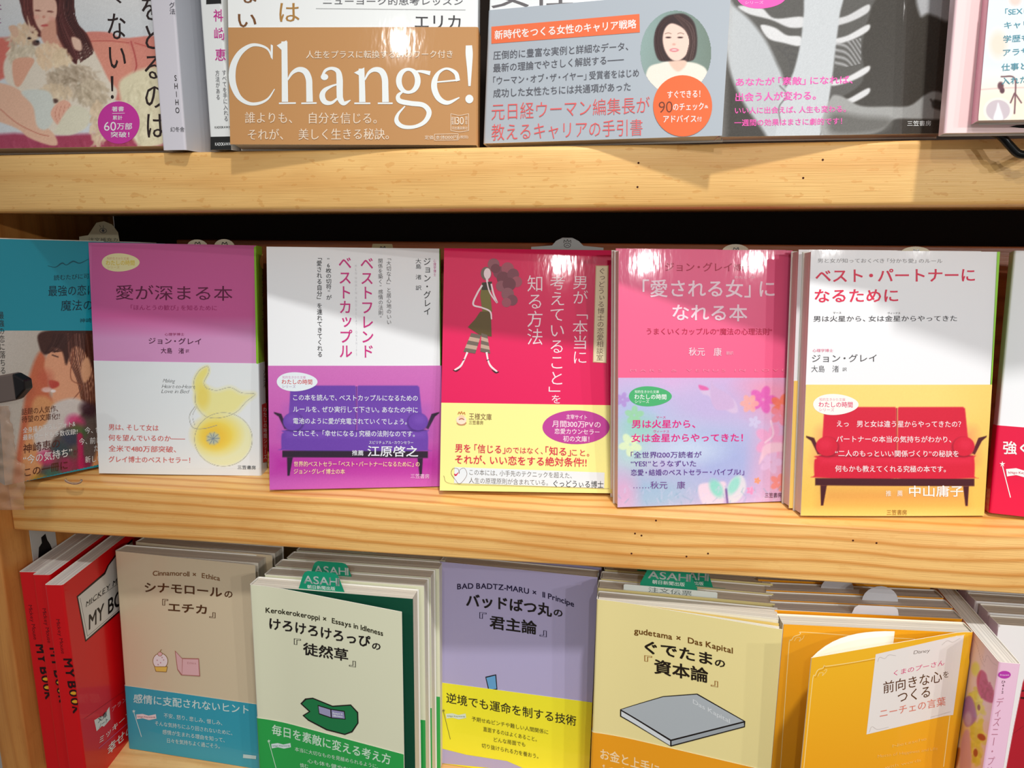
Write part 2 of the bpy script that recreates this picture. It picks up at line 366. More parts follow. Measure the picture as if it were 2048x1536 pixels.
# ------------------------------------------------------------------ books
CT = .45                                      # card thickness of a cover, mm
class Book:
    def __init__(s, label, P, w=105, h=148, th=12, spine='L', cover=(240, 240, 240), spinec=None, back=None, pages=(236, 228, 212),
                 band=None, bandspine=None, open=0, ramp=14, group=None, name='paperback_book', curve=0, bandh=None, crop=(0, 0, 1), corners=None, inner=(240, 238, 230)):
        s.w, s.h, s.th, s.spine, s.open, s.ramp, s.curve = w, h, th, spine, open, ramp, curve
        s.M = pose(*P); s.root = empty(name, s.M, label, 'book', group)
        fm = cover if not isinstance(cover, tuple) else gloss(cover); sm = gloss(spinec or cover); bm_ = gloss(back or spinec or cover)
        s.base_cover = fm
        V, F = box_data(.9 if spine == 'L' else .8, w-.8 if spine == 'L' else w-.9, CT+.05, th-CT-.05, .7, h-.7)
        s.block = link('page_block', mesh('page_block', V, F), s.root, [page_mat(pages)])
        s.cover = s.wrap('cover', 0, 0, h, (fm, sm, bm_, mat(inner, .7)), s.root)
        s.band = None
        if band:
            bm2 = gloss(band); s.band = s.wrap('paper_band', .3, -.05, bandh, (bm2, gloss(bandspine or band), bm2, mat((235, 232, 226), .7)), s.root)
        s.crop = crop; s.corners = corners
    def front_xy(s, d, e):
        """position on the front cover d mm away from the hinge, e mm outside it"""
        if s.open:
            r = s.ramp; a = s.open; n = max(1, int(d)); x = y = 0
            if d <= r: th = a*d/r; x = math.sin(th)/(a/r); y = (1-math.cos(th))/(a/r)
            else:
                th = a; x = math.sin(a)/(a/r)+(d-r)*math.cos(a); y = (1-math.cos(a))/(a/r)+(d-r)*math.sin(a)
            x -= e*math.sin(th); yy = -y-e*math.cos(th)
        else:
            x = d; yy = -e-s.curve*math.sin(math.pi*min(max(d/s.w, 0), 1))
        return (x if s.spine == 'L' else s.w-x), yy
    def S(s, u, v, e):
        d = u if s.spine == 'L' else s.w-u
        x, y = s.front_xy(d, e); return (x, y, v)
    def SS(s, u, v, e):                        # spine surface, u left to right as read
        if s.spine == 'L': return (-e, s.th-u, v)
        return (s.w+e, u, v)
    def wrap(s, name, e, z0, z1, mats, parent):
        r = min(1.3, s.th/3); prof = []; tag = []
        n = 26 if (s.open or s.curve) else 2
        for d in np.linspace(s.w+ (0 if e == 0 else -.0), r, n): prof.append(s.front_xy(d, e)); tag.append(0)
        ox = lambda q: q if s.spine == 'L' else s.w-q
        for a in np.linspace(0, math.pi/2, 5)[1:]: prof.append((ox(r-(r+e)*math.sin(a)), r-(r+e)*math.cos(a))); tag.append(1)
        for a in np.linspace(0, math.pi/2, 5): prof.append((ox(r-(r+e)*math.cos(a)), s.th-r+(r+e)*math.sin(a))); tag.append(1)
        prof.append((ox(s.w), s.th+e)); tag.append(2)
        P = np.array(prof); d = np.gradient(P, axis=0); d /= np.hypot(d[:, 0], d[:, 1])[:, None]
        nrm = np.c_[d[:, 1], -d[:, 0]]*(1 if s.spine == 'L' else -1)
        t = CT if e == 0 else .15
        c = np.array([s.w/2, s.th/2])
        if ((P[0]+nrm[0]*t-P[0])@(c-P[0]) < 0 and not s.open) or (s.open and nrm[0][1] < 0): nrm = -nrm
        Q = P+nrm*t; N = len(P); V = []; F = []; mi = []
        for (x, y) in P: V += [(x, y, z0), (x, y, z1)]
        for (x, y) in Q: V += [(x, y, z0+.0), (x, y, z1)]
        b = 2*N
        for i in range(N-1):
            k = max(tag[i+1] if tag[i] != 0 else tag[i], 0) if not (tag[i] == 0 and tag[i+1] == 1) else 0
            F += [(2*i, 2*i+2, 2*i+3, 2*i+1), (b+2*i, b+2*i+1, b+2*i+3, b+2*i+2), (2*i+1, 2*i+3, b+2*i+3, b+2*i+1), (2*i, b+2*i, b+2*i+2, 2*i+2)]
            mi += [k, 3, 3, 3]
        for i in (0, N-1): F.append((2*i, 2*i+1, b+2*i+1, b+2*i)); mi.append(3)
        me = mesh(name, V, F, mi)
        if s.open or s.curve:
            me.polygons.foreach_set('use_smooth', [True]*len(me.polygons)); me.set_sharp_from_angle(angle=.6)
        o = link(name, me, parent, mats)
        import bmesh
        bm = bmesh.new(); bm.from_mesh(me); bmesh.ops.recalc_face_normals(bm, faces=bm.faces); bm.to_mesh(me); bm.free()
        return o
    def sheet(s, on='cover', crop=None):
        e0 = 0 if on == 'cover' else .3
        q = Sheet(lambda u, v, e: s.S(u, v, e+e0), s.w, s.h, s.M, crop or s.crop, s.corners); q.curved = bool(s.open or s.curve); return q
    def spsheet(s, on='cover', crop=None):
        e0 = 0 if on == 'cover' else .3
        return Sheet(lambda u, v, e: s.SS(u, v, e+e0), s.th, s.h, s.M, crop or s.crop)
    def part(s, on): return s.cover if on == 'cover' else s.band
    def copies(s, specs, skip=('lettering', 'picture')):
        """more copies standing behind: (dx, dy, dz, label)"""
        for dx, dy, dz, lab in specs:
            r = s.root.copy(); COL.objects.link(r); q = s.M @ Matrix.Translation((dx/1000, dy/1000, 0)); q.translation.z = s.M.translation.z+dz/1000; r.matrix_world = q; r['label'] = lab
            for ch in list(s.root.children):
                if any(k in ch.name for k in skip): continue
                c = ch.copy(); COL.objects.link(c); c.parent = r
# ------------------------------------------------------------------ the place: floor, wall
fl = box('floor', (-2500, 2500, -4000, 400, -1230, -1200), mat((150, 140, 128), .6), kind='structure')
fl.location.z = ZC
wl = box('wall_back', (-2500, 2500, 180, 260, -1200, 1500), mat((200, 195, 188), .8), kind='structure')
wl.location.z = ZC
# ------------------------------------------------------------------ the bookcase
W1 = wood_mat('pale_pine', (248, 200, 124), (218, 150, 70), rings=.25, speck=.4, seed=1, ringmix=.3)
W2 = wood_mat('banded_pine', (250, 200, 122), (216, 140, 56), rings=.8, speck=.12, seed=4, ringmix=.82)
W3 = wood_mat('shelf_pine', (246, 202, 134), (214, 150, 76), rings=.7, speck=.1, seed=7, ringmix=.4)
WU = wood_mat('upright_pine', (214, 146, 74), (176, 102, 40), rings=.5, speck=.1, axis='Z', seed=9, ringmix=.4)
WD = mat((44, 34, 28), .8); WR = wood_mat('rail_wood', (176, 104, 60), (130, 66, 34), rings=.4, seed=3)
case = empty('bookcase', Matrix.Translation((0, .06, 0)), 'pale pine bookcase with thick boards holding three rows of face-out books', 'bookcase')
CI = Matrix.Translation((0, -.06, ZC))
T = CI @ Matrix.Translation((0, 0, 0)) @ Matrix.Rotation(.0178, 4, 'Z') @ Matrix.Rotation(-.0099, 4, 'Y')
box('shelf_board', (-378, 460, 0, 130, 10.2, 42.2), W1, case, bevel=2.6, M=T, label='upper board with mottled smooth face')
box('shelf_board', (-378, 460, 0, 130, -192.9, -159.4), W2, case, bevel=1.2, M=CI, label='middle board with strong growth rings')
box('shelf_board', (-378, 460, 0, 130, -399.5, -366), W3, case, bevel=1.2, M=CI, label='lower board, mostly hidden by books')
box('side_panel', (-400, -378.3, -13, 132, -1200, 420), WU, case, bevel=1.5, M=CI, label='left upright')
box('side_panel', (460.3, 482, -13, 132, -1200, 420), WU, case, bevel=1.5, M=CI)
box('back_panel', (-378, 460, 131, 137, -1200, 420), WD, case, M=CI, label='back panel with the shade of the recess painted into its colour')  # near-black colour stands in for the shade behind the books
box('support_rail', (-377, -286, 100, 118, -159.3, -40), WR, case, M=CI) if 0 else None
box('support_rail', (-300, 459, 84, 100, -159.2, -9.6), WR, case, bevel=1, M=CI, label='brown rail behind the middle row')
def at_y(px, py, y):
    d = CR*(px-1024)/FPX-CU*(py-768)/FPX+CF; t = (y-CY)/d[1]; q = np.array([0, CY, 0])+t*d; return q
hole = None
for (px, py, y) in [(1277, 325.8, 0), (1275, 374, 0), (1647.5, 319, 0), (1608, 355.5, 0), (1312, 1041, 0), (1270, 1067, 0), (1283, 1071, 0), (1263, 1107, 0), (1373, 1113, 0), (1416, 1107, 0), (1706, 1081, 0), (1753, 1086, 0)]:
    q = at_y(px, py, y); yy = .0178*q[0] if q[2] > 0 else 0
    n = 10; a = np.linspace(0, 2*np.pi, n, endpoint=False); R = .55
    V = [(R*math.cos(t), -.08, R*math.sin(t)) for t in a]+[(R*math.cos(t), .4, R*math.sin(t)) for t in a]
    F = [tuple(range(n))]+[(i, n+i, n+(i+1) % n, (i+1) % n) for i in range(n)]
    if hole is None: hole = mesh('nail_hole', V, F); hole.materials.append(mat((70, 30, 14), .8))
    o = link('nail_hole', hole, case, M=CI @ Matrix.Translation((q[0]/1000, yy/1000, q[2]/1000)))
# ------------------------------------------------------------------ upper row
BK = (30, 24, 22); WH = (240, 242, 240)
b = Book('large white book with a photo of a long-haired woman cuddling two small dogs', (-378, -7, 42.0, .05, .12, .012), 131, 188, 16, 'L', WH, crop=(0, 0, 3.49))
sh = b.sheet(); A = Art(sh, -380, -60, 1180, 1075, 6.5, (236, 236, 234))
A.vgrad(-40, 240, (222, 226, 228)); A.poly([(560, 240), (760, 225), (860, 265), (1180, 285), (1180, 700), (560, 640), (540, 400)], (226, 140, 124), 6)
A.poly([(610, 290), (760, 280), (880, 290), (940, 470), (900, 640), (760, 620), (640, 420)], (233, 152, 130), 8)
A.poly([(930, 300), (1000, 320), (1180, 330), (1180, 500), (1000, 470), (930, 540), (920, 400)], (228, 146, 128), 8)
A.line([(915, 290), (945, 400), (950, 480), (900, 560)], 8, (178, 60, 60), 8)
A.line([(940, 300), (1040, 325), (1180, 330)], 7, (196, 84, 76), 6); A.line([(600, 290), (760, 285), (900, 300)], 6, (196, 84, 76), 6)
A.poly([(-380, 260), (0, 262), (110, 270), (90, 420), (0, 560), (-380, 560)], (226, 120, 104), 10)
A.poly([(-380, 960), (100, 930), (350, 945), (700, 930), (1180, 900), (1180, 1120), (-380, 1120)], (176, 62, 92), 14, sm=False)
for i in range(46): A.line([(-300+i*33, 960+17*(i % 5)), (-285+i*33, 1000+17*(i % 5)), (-255+i*33, 1030+12*(i % 4))], 14, (198-20*(i % 3), 92-20*(i % 3), 118-18*(i % 3)), 14, alpha=.5)
A.poly([(520, 260), (620, 300), (690, 420), (760, 560), (820, 640), (760, 760), (600, 800), (560, 900), (480, 940), (300, 930), (240, 820), (120, 640), (40, 560), (30, 430), (120, 330), (300, 300)], (238, 226, 206), 8)
A.poly([(830, 590), (900, 520), (1000, 480), (1130, 470), (1180, 600), (1180, 950), (1060, 1030), (960, 1010), (900, 900), (860, 760)], (236, 226, 190), 14)
A.fur(1010, 760, 150, 230, (232, 222, 186), 260, 46, 1.4, 6, 18)
A.poly([(160, -60), (150, 60), (180, 160), (230, 240), (300, 260), (390, 240), (430, 330), (530, 450), (545, 360), (600, 300), (655, 360), (610, 240), (520, 130), (480, -60)], (92, 36, 30), 4)
A.hair([(430, -60), (450, 120), (520, 260), (560, 440)], [(520, -60), (530, 120), (600, 260), (655, 370)], 26, 5, (72, 26, 22), 16)
A.hair([(170, -60), (165, 80), (220, 200)], [(230, -60), (240, 60), (260, 200)], 14, 5, (110, 44, 36), 18)
A.hair([(390, -60), (400, 140), (440, 300), (520, 440)], [(440, -60), (450, 120), (520, 270), (560, 400)], 18, 5, (84, 30, 26), 16)
A.poly([(235, -20), (310, -40), (385, 0), (398, 80), (380, 150), (340, 215), (305, 230), (265, 190), (238, 110)], (243, 196, 172), 5)
A.poly([(290, 210), (380, 130), (400, 250), (440, 340), (360, 330), (300, 290)], (226, 164, 138), 8)
A.ell(265, 75, 22, 7, (150, 90, 76), .5, .1); A.ell(352, 82, 24, 7, (150, 90, 76), .5, .1); A.ell(306, 118, 12, 9, (222, 150, 128), .8); A.ell(312, 178, 26, 9, (206, 92, 88), .5, -.1)
A.ell(255, 120, 20, 16, (240, 168, 150), .9, 0, .6); A.ell(362, 130, 22, 16, (240, 168, 150), .9, 0, .6)
A.poly([(500, 260), (560, 280), (570, 350), (520, 340)], (240, 200, 176), 6)
A.fur(150, 320, 95, 120, (222, 206, 178), 200, 34, 1.9, 6, 20); A.fur(170, 230, 90, 70, (238, 206, 170), 140, 24, 1.2, 6, 14)
A.poly([(60, 190), (110, 180), (130, 240), (100, 260)], (232, 190, 160), 5); A.poly([(190, 110), (215, 180), (250, 200), (210, 215)], (236, 200, 172), 5)
A.ell(205, 268, 14, 9, (60, 34, 30), .5); A.ell(252, 300, 26, 20, (92, 60, 52), .6); A.ell(262, 290, 12, 9, (30, 20, 20), .5)
A.fur(340, 380, 95, 90, (242, 210, 172), 180, 28, 1.2, 6, 14); A.fur(430, 395, 60, 60, (240, 214, 176), 90, 26, 1.4, 6, 14)
A.fur(500, 560, 190, 110, (196, 176, 150), 320, 40, .9, 6, 28); A.fur(640, 640, 110, 90, (206, 188, 160), 200, 38, 1.0, 6, 24)
A.fur(680, 850, 50, 160, (232, 206, 172), 170, 34, 1.5, 6, 16); A.fur(380, 640, 120, 60, (232, 208, 174), 130, 30, 1.2, 6, 16); A.ell(385, 705, 22, 16, (96, 66, 56), .6)
A.poly([(90, 430), (180, 400), (240, 420), (200, 500), (140, 600), (100, 580)], (236, 176, 146), 6)
A.poly([(-380, 560), (0, 580), (150, 640), (230, 740), (300, 860), (380, 940), (400, 1010), (330, 1010), (200, 960), (80, 880), (-380, 720)], (240, 192, 162), 6)
A.line([(0, 760), (120, 860), (260, 930), (340, 950)], 5, (200, 110, 90), 6); A.poly([(150, 640), (340, 640), (380, 800), (330, 900), (260, 880), (230, 740)], (222, 226, 216), 8)
A.poly([(355, 800), (380, 740), (440, 700), (490, 720), (500, 790), (440, 850), (400, 870)], (242, 184, 158), 5)
for k in range(4): A.line([(400+k*28, 745-k*6), (385+k*28, 800), (400+k*24, 850-k*8)], 3, (206, 130, 110), 4)
A.poly([(500, 740), (620, 780), (610, 880), (500, 940), (390, 930), (400, 880)], (232, 226, 200), 8)
A.grain(3); A.build('cover_picture', b.cover)
p = Print(sh); K0 = (38, 18, 14)
p.text('く', 775, -30, 850, -30, 110, K0, .0, mincho=.012)
p.vtext('ない！', 812, 95, 822, 690, 135, K0, -.004, mincho=.014)
p.vtext('をとるのは', 1050, -30, 1090, 960, 142, K0, -.004, mincho=.014)
p.ell(830, 856, 146, 148, (205, 50, 160)); p.text('著書', 782, 762, 866, 760, 34, WH, .012); p.brush([(785, 792), (872, 790)], 3, WH)
p.text('累計', 788, 822, 856, 822, 30, WH, .01); p.text('60', 728, 880, 812, 880, 64, WH, 0); p.text('万部', 818, 882, 924, 882, 46, WH, .012); p.text('突破！', 775, 940, 905, 940, 38, WH, .012)
p.text('ニ', -20, 50, 12, 50, 50, (150, 40, 130)); p.text('こ', -30, 145, 10, 145, 40, (150, 40, 130))
p.build('cover_lettering', b.cover)

b = Book('silvery white book standing spine out, thin black letters down its spine', (-233, -9, 40.4, 1.53, 0, 0), 128, 188, 14, 'L', (214, 216, 224), (226, 222, 230), crop=(0, 0, 3.49))
p = Print(b.spsheet()); p.vtext('SHIHO', 1225, 525, 1240, 790, 34, BK, .004); p.text('幻冬舎', 1190, 903, 1288, 903, 34, (80, 80, 84), 0)
p.vtext('グ法', 1200, 15, 1206, 100, 40, (70, 70, 80)); p.build('spine_lettering', b.cover)
box('slip_case_edge', (0, 0.1, 0, .1, 0, .1), WD) if 0 else None

b = Book('slim white book spine out with black ends and a pink name down the spine', (-208.3, -6, 40.6, 1.57, 0, 0), 128, 188, 12, 'L', WH, WH, crop=(0, 0, 3.49))
ss = b.spsheet(); p = Print(ss)
p.poly([(1440, -60), (1600, -60), (1600, 22), (1440, 30)], (28, 28, 26)); p.poly([(1470, 955), (1640, 952), (1640, 1075), (1470, 1075)], (28, 28, 26))
for t, y in (('神', 108), ('崎', 235), ('恵', 382)): p.text(t, 1490+(y-100)*.045, y, 1565+(y-100)*.045, y, 84, (208, 40, 150), .006)
p.vtext('すべてを手に入れる', 1565, 490, 1580, 845, 30, (96, 96, 100)); p.vtext('方法がある', 1518, 490, 1524, 695, 28, (96, 96, 100))
p.text('KADOKAWA', 1500, 888, 1608, 886, 16, (60, 60, 60), .006); p.text('KADOKAWA', 1503, 1006, 1610, 1004, 22, WH, .012); p.build('spine_lettering', b.cover)

b = Book('thick white book with a wide bronze band reading Change! in large serif letters', (-205.5, -12, 42.8, .10, .13, 0), 132.5, 188, 15, 'R', (240, 242, 240), (236, 240, 240), band=(193, 140, 84), bandh=60.5, crop=(420, 0, 3.491))
p = Print(b.sheet()); GD = (140, 92, 44)
p.text('は', 485, 85, 625, 85, 150, (176, 128, 60), -.004, mincho=.012); p.text('な', 200, -35, 330, -35, 120, (120, 74, 30), 0, mincho=.012); p.text('い', 195, 140, 325, 140, 120, (120, 74, 30), -.004, mincho=.014)
p.text('ニューヨーク的思考レッスン', 790, 8, 1765, 12, 50, (80, 80, 84), 0); p.brush([(740, 60), (1785, 70)], 2.5, (140, 140, 140)); p.text('エリカ', 1430, 150, 1750, 155, 106, (58, 56, 58), -.004, mincho=.012)
p.build('cover_lettering', b.cover)
p = Print(b.sheet('band')); CW = (236, 240, 238)
p.brush([(432, 400), (405, 345), (350, 318), (285, 318), (215, 365), (170, 440), (155, 520), (165, 600), (205, 680), (270, 722), (340, 722), (405, 690), (452, 622)], [8, 14, 18, 24, 36, 44, 48, 44, 34, 24, 20, 14, 6], CW)
p.poly([(425, 310), (440, 318), (438, 418), (424, 400)], CW)
p.brush([(520, 290), (522, 500), (524, 712)], [42, 42, 44], CW); p.poly([(466, 318), (500, 300), (535, 282), (540, 330), (500, 350)], CW); p.brush([(482, 722), (600, 720)], 11, CW)
p.brush([(542, 560), (575, 510), (620, 486), (665, 500), (690, 550), (694, 620), (696, 712)], [10, 22, 34, 42, 44, 44, 46], CW); p.brush([(638, 722), (745, 720)], 11, CW)
p.ell(800, 538, 26, 22, CW); p.brush([(785, 530), (808, 492), (850, 478), (893, 498), (905, 550), (906, 640), (910, 690), (935, 722), (982, 700)], [16, 20, 22, 34, 44, 44, 42, 30, 6], CW)
p.brush([(905, 585), (850, 602), (800, 632), (784, 672), (803, 712), (850, 718), (900, 680)], [10, 16, 30, 40, 36, 22, 12], CW)
p.brush([(1058, 480), (1062, 600), (1064, 714)], [40, 42, 44], CW); p.poly([(1006, 508), (1040, 490), (1078, 472), (1080, 520), (1042, 528)], CW); p.brush([(1008, 722), (1120, 722)], 11, CW)
p.brush([(1080, 560), (1110, 508), (1152, 486), (1196, 498), (1220, 545), (1224, 620), (1226, 714)], [10, 20, 32, 42, 44, 44, 46], CW); p.brush([(1172, 722), (1276, 722)], 11, CW)
t = np.linspace(0, 2*math.pi, 14, endpoint=False)
p.brush([(1385+66*math.cos(a), 565+80*math.sin(a)) for a in t], [18+22*abs(math.cos(a)) for a in t], CW, closed=True)
p.brush([(1432, 498), (1480, 500), (1538, 512)], [10, 20, 30], CW)
p.brush([(1352, 636), (1315, 668), (1325, 705), (1400, 722), (1490, 735), (1530, 785), (1500, 850), (1430, 885), (1350, 885), (1305, 850), (1312, 800), (1362, 742)], [10, 26, 34, 34, 34, 36, 30, 24, 28, 32, 20, 8], CW)
p.brush([(1572, 575), (1650, 568), (1728, 560)], [10, 11, 12], CW)
p.brush([(1732, 566), (1715, 510), (1655, 480), (1600, 505), (1570, 560), (1568, 625), (1600, 690), (1660, 718), (1742, 682)], [30, 28, 16, 22, 38, 42, 38, 28, 8], CW)
p.brush([(1808, 318), (1810, 380), (1812, 480), (1812, 602)], [44, 50, 34, 16], CW); p.ell(1811, 692, 28, 30, CW)
LT = (238, 222, 200)
p.text('人生をプラスに転換する24のワーク付き', 672, 382, 1695, 378, 54, LT, .004)
p.text('誰よりも、　自分を信じる。', 245, 822, 1165, 826, 78, (236, 214, 188), -.002, mincho=.01); p.text('それが、　美しく生きる秘訣。', 265, 940, 1250, 936, 78, (236, 214, 188), -.002, mincho=.01)
for q in ([(1682, 795), (1742, 806), (1806, 795)], [(1806, 795), (1806, 912)], [(1806, 912), (1742, 922), (1682, 912)], [(1682, 912), (1682, 795)]): p.brush(q, 3, LT)
p.text('130', 1708, 842, 1772, 842, 54, LT, .0); p.vtext('創業', 1695, 815, 1695, 872, 18, LT); p.vtext('周年', 1790, 815, 1790, 872, 18, LT); p.text('河出書房新社', 1688, 895, 1800, 895, 22, LT)
p.text('定価', 1500, 960, 1560, 960, 28, LT); p.text('本体1300円', 1575, 960, 1728, 958, 28, LT); p.text('(税別)', 1740, 958, 1802, 956, 22, LT)
for q in ([(1568, 938), (1733, 935)], [(1733, 935), (1733, 978)], [(1733, 978), (1568, 980)], [(1568, 980), (1568, 938)]): p.brush(q, 3, LT)
p.build('band_lettering', b.band)

b = Book('white book with a grey band carrying an oval portrait and an orange disc', (-71.5, 8, 44.2, -.17, .14, .004), 124, 188, 12, 'L', (242, 244, 244), band=(178, 186, 194), bandh=69.5, crop=(940, 0, 3.491))
sh = b.sheet(); shb = b.sheet('band')
p = Print(sh); p.text('女性', 150, -40, 720, -60, 200, (110, 106, 108), -.006, mincho=.01); p.build('cover_lettering', b.cover)
A = Art(shb, 1180, 60, 1700, 700, 4.2, (150, 176, 172)); A.hgrad(1180, 1700, (112, 130, 118)); A.vgrad(60, 600, (140, 150, 140), 0, .3)
A.poly([(1250, 640), (1225, 560), (1250, 470), (1330, 440), (1400, 425), (1500, 430), (1600, 450), (1660, 510), (1680, 700), (1330, 720)], (240, 234, 220), 6)
A.poly([(1395, 380), (1500, 380), (1510, 450), (1450, 500), (1390, 440)], (238, 202, 182), 7)
A.poly([(1430, 98), (1500, 100), (1560, 150), (1584, 240), (1584, 340), (1565, 410), (1520, 430), (1490, 420), (1380, 428), (1320, 420), (1290, 350), (1286, 260), (1310, 180), (1360, 120)], (58, 40, 40), 6)
A.poly([(1400, 165), (1450, 175), (1500, 210), (1530, 270), (1530, 340), (1500, 395), (1450, 425), (1400, 410), (1360, 350), (1345, 270), (1362, 200)], (246, 214, 198), 5)
A.hair([(1420, 110), (1480, 180), (1530, 280), (1500, 420)], [(1460, 104), (1560, 180), (1578, 300), (1560, 420)], 14, 5, (74, 50, 46), 14)
A.hair([(1410, 120), (1340, 200), (1330, 330), (1370, 425)], [(1390, 118), (1300, 200), (1292, 330), (1320, 420)], 10, 5, (66, 44, 42), 12)
A.ell(1385, 262, 20, 6, (84, 58, 56), .6); A.ell(1468, 262, 20, 6, (84, 58, 56), .6); A.line([(1362, 236), (1385, 230), (1405, 236)], 4, (130, 96, 84), 4); A.line([(1450, 236), (1470, 230), (1494, 238)], 4, (130, 96, 84), 4)
A.ell(1424, 310, 12, 8, (228, 176, 160), .8); A.ell(1426, 350, 32, 13, (222, 132, 138), .4); A.ell(1426, 349, 22, 3, (250, 236, 234), .6); A.grain(1.5)
A.build('oval_portrait', b.band, .06, clip=lambda P: ((P[:, 0]-1437)/249)**2+((P[:, 1]-370)/298)**2 < 1)
p = Print(shb, .14); GT = (92, 92, 100); RT = (232, 98, 98)
p.poly([(150, 187), (1183, 98), (1186, 226), (150, 306)], (240, 116, 72)); p.text('新時代をつくる女性のキャリア戦略', 172, 246, 1162, 166, 62, WH, .016)
p.text('圧倒的に豊富な実例と詳細なデータ、', 163, 388, 1105, 322, 60, GT, -.002, mincho=.008); p.text('最新の理論でやさしく解説する――', 163, 476, 1075, 412, 60, GT, -.002, mincho=.008)
p.text('「ウーマン・オブ・ザ・イヤー」受賞者をはじめ', 163, 565, 1180, 508, 58, GT, -.002, mincho=.008); p.text('成功した女性たちには共通項があった', 163, 652, 1122, 604, 60, GT, -.002, mincho=.008)
p.text('元日経ウーマン編集長が', 152, 782, 1255, 732, 116, RT, -.006); p.text('教えるキャリアの手引書', 152, 925, 1205, 888, 116, RT, -.006)
p.ell(1485, 740, 206, 214, (240, 112, 62)); p.text('すぐできる！', 1378, 662, 1608, 655, 54, WH, .01); p.text('90', 1318, 748, 1414, 744, 82, (120, 60, 40), -.006); p.text('のチェック', 1418, 748, 1632, 742, 54, WH, .01); p.text('&', 1638, 745, 1664, 745, 22, WH); p.text('アドバイス', 1350, 832, 1580, 830, 52, WH, .012); p.text('付', 1585, 832, 1618, 832, 34, WH)
p.build('band_lettering', b.band)

b = Book('black-and-white photo book of a person in striped shirt hugging bare legs, pink lettering', (49.5, -9, 44.6, .12, .12, .02), 113, 156, 11, 'L', (90, 88, 84), (216, 50, 160), crop=(1420, 0, 3.261), pages=(240, 215, 205))
sh = b.sheet(); A = Art(sh, 10, -60, 1600, 960, 6, (66, 62, 56)); G1 = (190, 194, 196)
A.poly([(1360, -60), (1590, -60), (1560, 130), (1480, 110), (1420, 90), (1370, 100)], (186, 188, 190), 14)
A.poly([(130, -60), (640, -60), (1060, -60), (1050, 60), (1010, 200), (990, 330), (1005, 480), (960, 570), (800, 640), (700, 500), (480, 500), (430, 400), (300, 240)], (92, 90, 86), 8)
for k, (y0, y1, c) in enumerate([(40, 110, 205), (170, 232, 214), (440, 500, 218), (585, 645, 214)]):
    A.poly([(800, y0+90), (900, y0+60), (1030, y0-10), (1030, y1-30), (920, y1+30), (800, y1+60)], (c, c, c), 6)
A.poly([(185, 40), (330, 50), (420, 120), (600, 110), (620, 170), (520, 180), (400, 130), (250, 90)], (214, 214, 214), 6)
A.poly([(330, 165), (420, 180), (500, 230), (590, 240), (590, 300), (480, 280), (380, 250)], (218, 218, 218), 6)
for k in range(26): A.line([(430+k*6, 300+k*6), (520, 306+k*7), (600, 300+k*7)], 2.5, (84, 82, 80), 3)
for k in range(24): A.line([(815, 275+k*7), (900, 270+k*7), (985, 250+k*7)], 2.5, (176, 176, 176), 3)
A.poly([(95, -60), (150, 30), (260, 130), (360, 260), (430, 400), (480, 520), (520, 700), (500, 960), (420, 960), (330, 830), (230, 690), (140, 500), (96, 250)], G1, 14); A.hgrad(60, 130, (160, 158, 154), .0, .0)
A.line([(110, 0), (90, 400), (80, 900)], 40, (170, 170, 170), 60, alpha=.5)
A.poly([(640, -60), (860, -60), (845, 100), (820, 300), (800, 480), (780, 620), (760, 780), (700, 960), (440, 960), (450, 760), (460, 640), (540, 480), (590, 280), (610, 100)], (200, 204, 206), 7)
A.line([(455, 560), (500, 620), (450, 700), (460, 800)], 8, (110, 108, 106), 8); A.line([(765, 740), (720, 880)], 8, (120, 118, 116), 8)
A.poly([(780, 650), (850, 625), (980, 690), (1160, 695), (1300, 690), (1400, 620), (1460, 596), (1515, 610), (1525, 660), (1460, 650), (1450, 700), (1520, 730), (1520, 775), (1330, 775), (1200, 780), (1120, 850), (1000, 880), (730, 880)], (160, 160, 157), 8)
A.poly([(800, 740), (1000, 760), (1180, 780), (1100, 860), (800, 870)], (104, 102, 97), 26); A.line([(1440, 650), (1470, 690), (1520, 690)], 12, (70, 68, 66), 10)
A.grain(2.5); A.build('cover_picture', b.cover)
p = Print(sh); PK = (250, 96, 184)
p.ell(335, -20, 160, 76, PK, pt=.1); p.text('シリーズ', 228, 18, 348, 16, 20, (250, 190, 225), 0)
p.text('あなたが「素敵」になれば、', 168, 536, 930, 520, 52, PK, .016); p.text('出会う人が変わる。', 165, 634, 690, 622, 56, PK, .016)
p.text('いい人に出会えば、人生も変わる。', 162, 722, 885, 710, 44, PK, .012); p.text('一週間の効果はまさに劇的です！', 158, 802, 860, 790, 44, PK, .012); p.text('三笠書房', 1285, 806, 1440, 804, 34, WH, .008)
p.brush([(1582, -60), (1575, 30), (1545, 400), (1512, 886)], 7, (214, 40, 150)); p.build('cover_lettering', b.cover)

b = Book('plain pale pink book half hidden at the right end of the upper row', (150.6, -19, 44.2, .0, .08, 0), 110, 188, 7.5, 'L', (252, 220, 218), (248, 214, 218), crop=(1420, 0, 3.261))
b = Book('pastel book with teal lettering and a round charm picture, raised on a black stand', (161.2, -27, 48.6, -.06, .10, 0), 108, 160, 9, 'L', (228, 238, 240), (240, 170, 190), crop=(1420, 0, 3.261))
sh = b.sheet(); A = Art(sh, 1750, -60, 2100, 860, 4, (226, 238, 242)); A.vgrad(420, 640, (248, 236, 214)); A.ell(1880, 290, 60, 90, (244, 218, 196), .9, 0, .8); A.ell(1990, 0, 40, 40, (250, 210, 200), .8)
A.line([(1760, 585), (1900, 575), (2100, 570)], 8, (238, 196, 190), 8); A.ell(1880, 720, 98, 84, (240, 236, 226), .08); A.ell(1878, 720, 78, 68, (206, 192, 198), .08); A.poly([(1878, 670), (1890, 700), (1910, 780), (1850, 780), (1868, 710)], (244, 242, 246), 5)
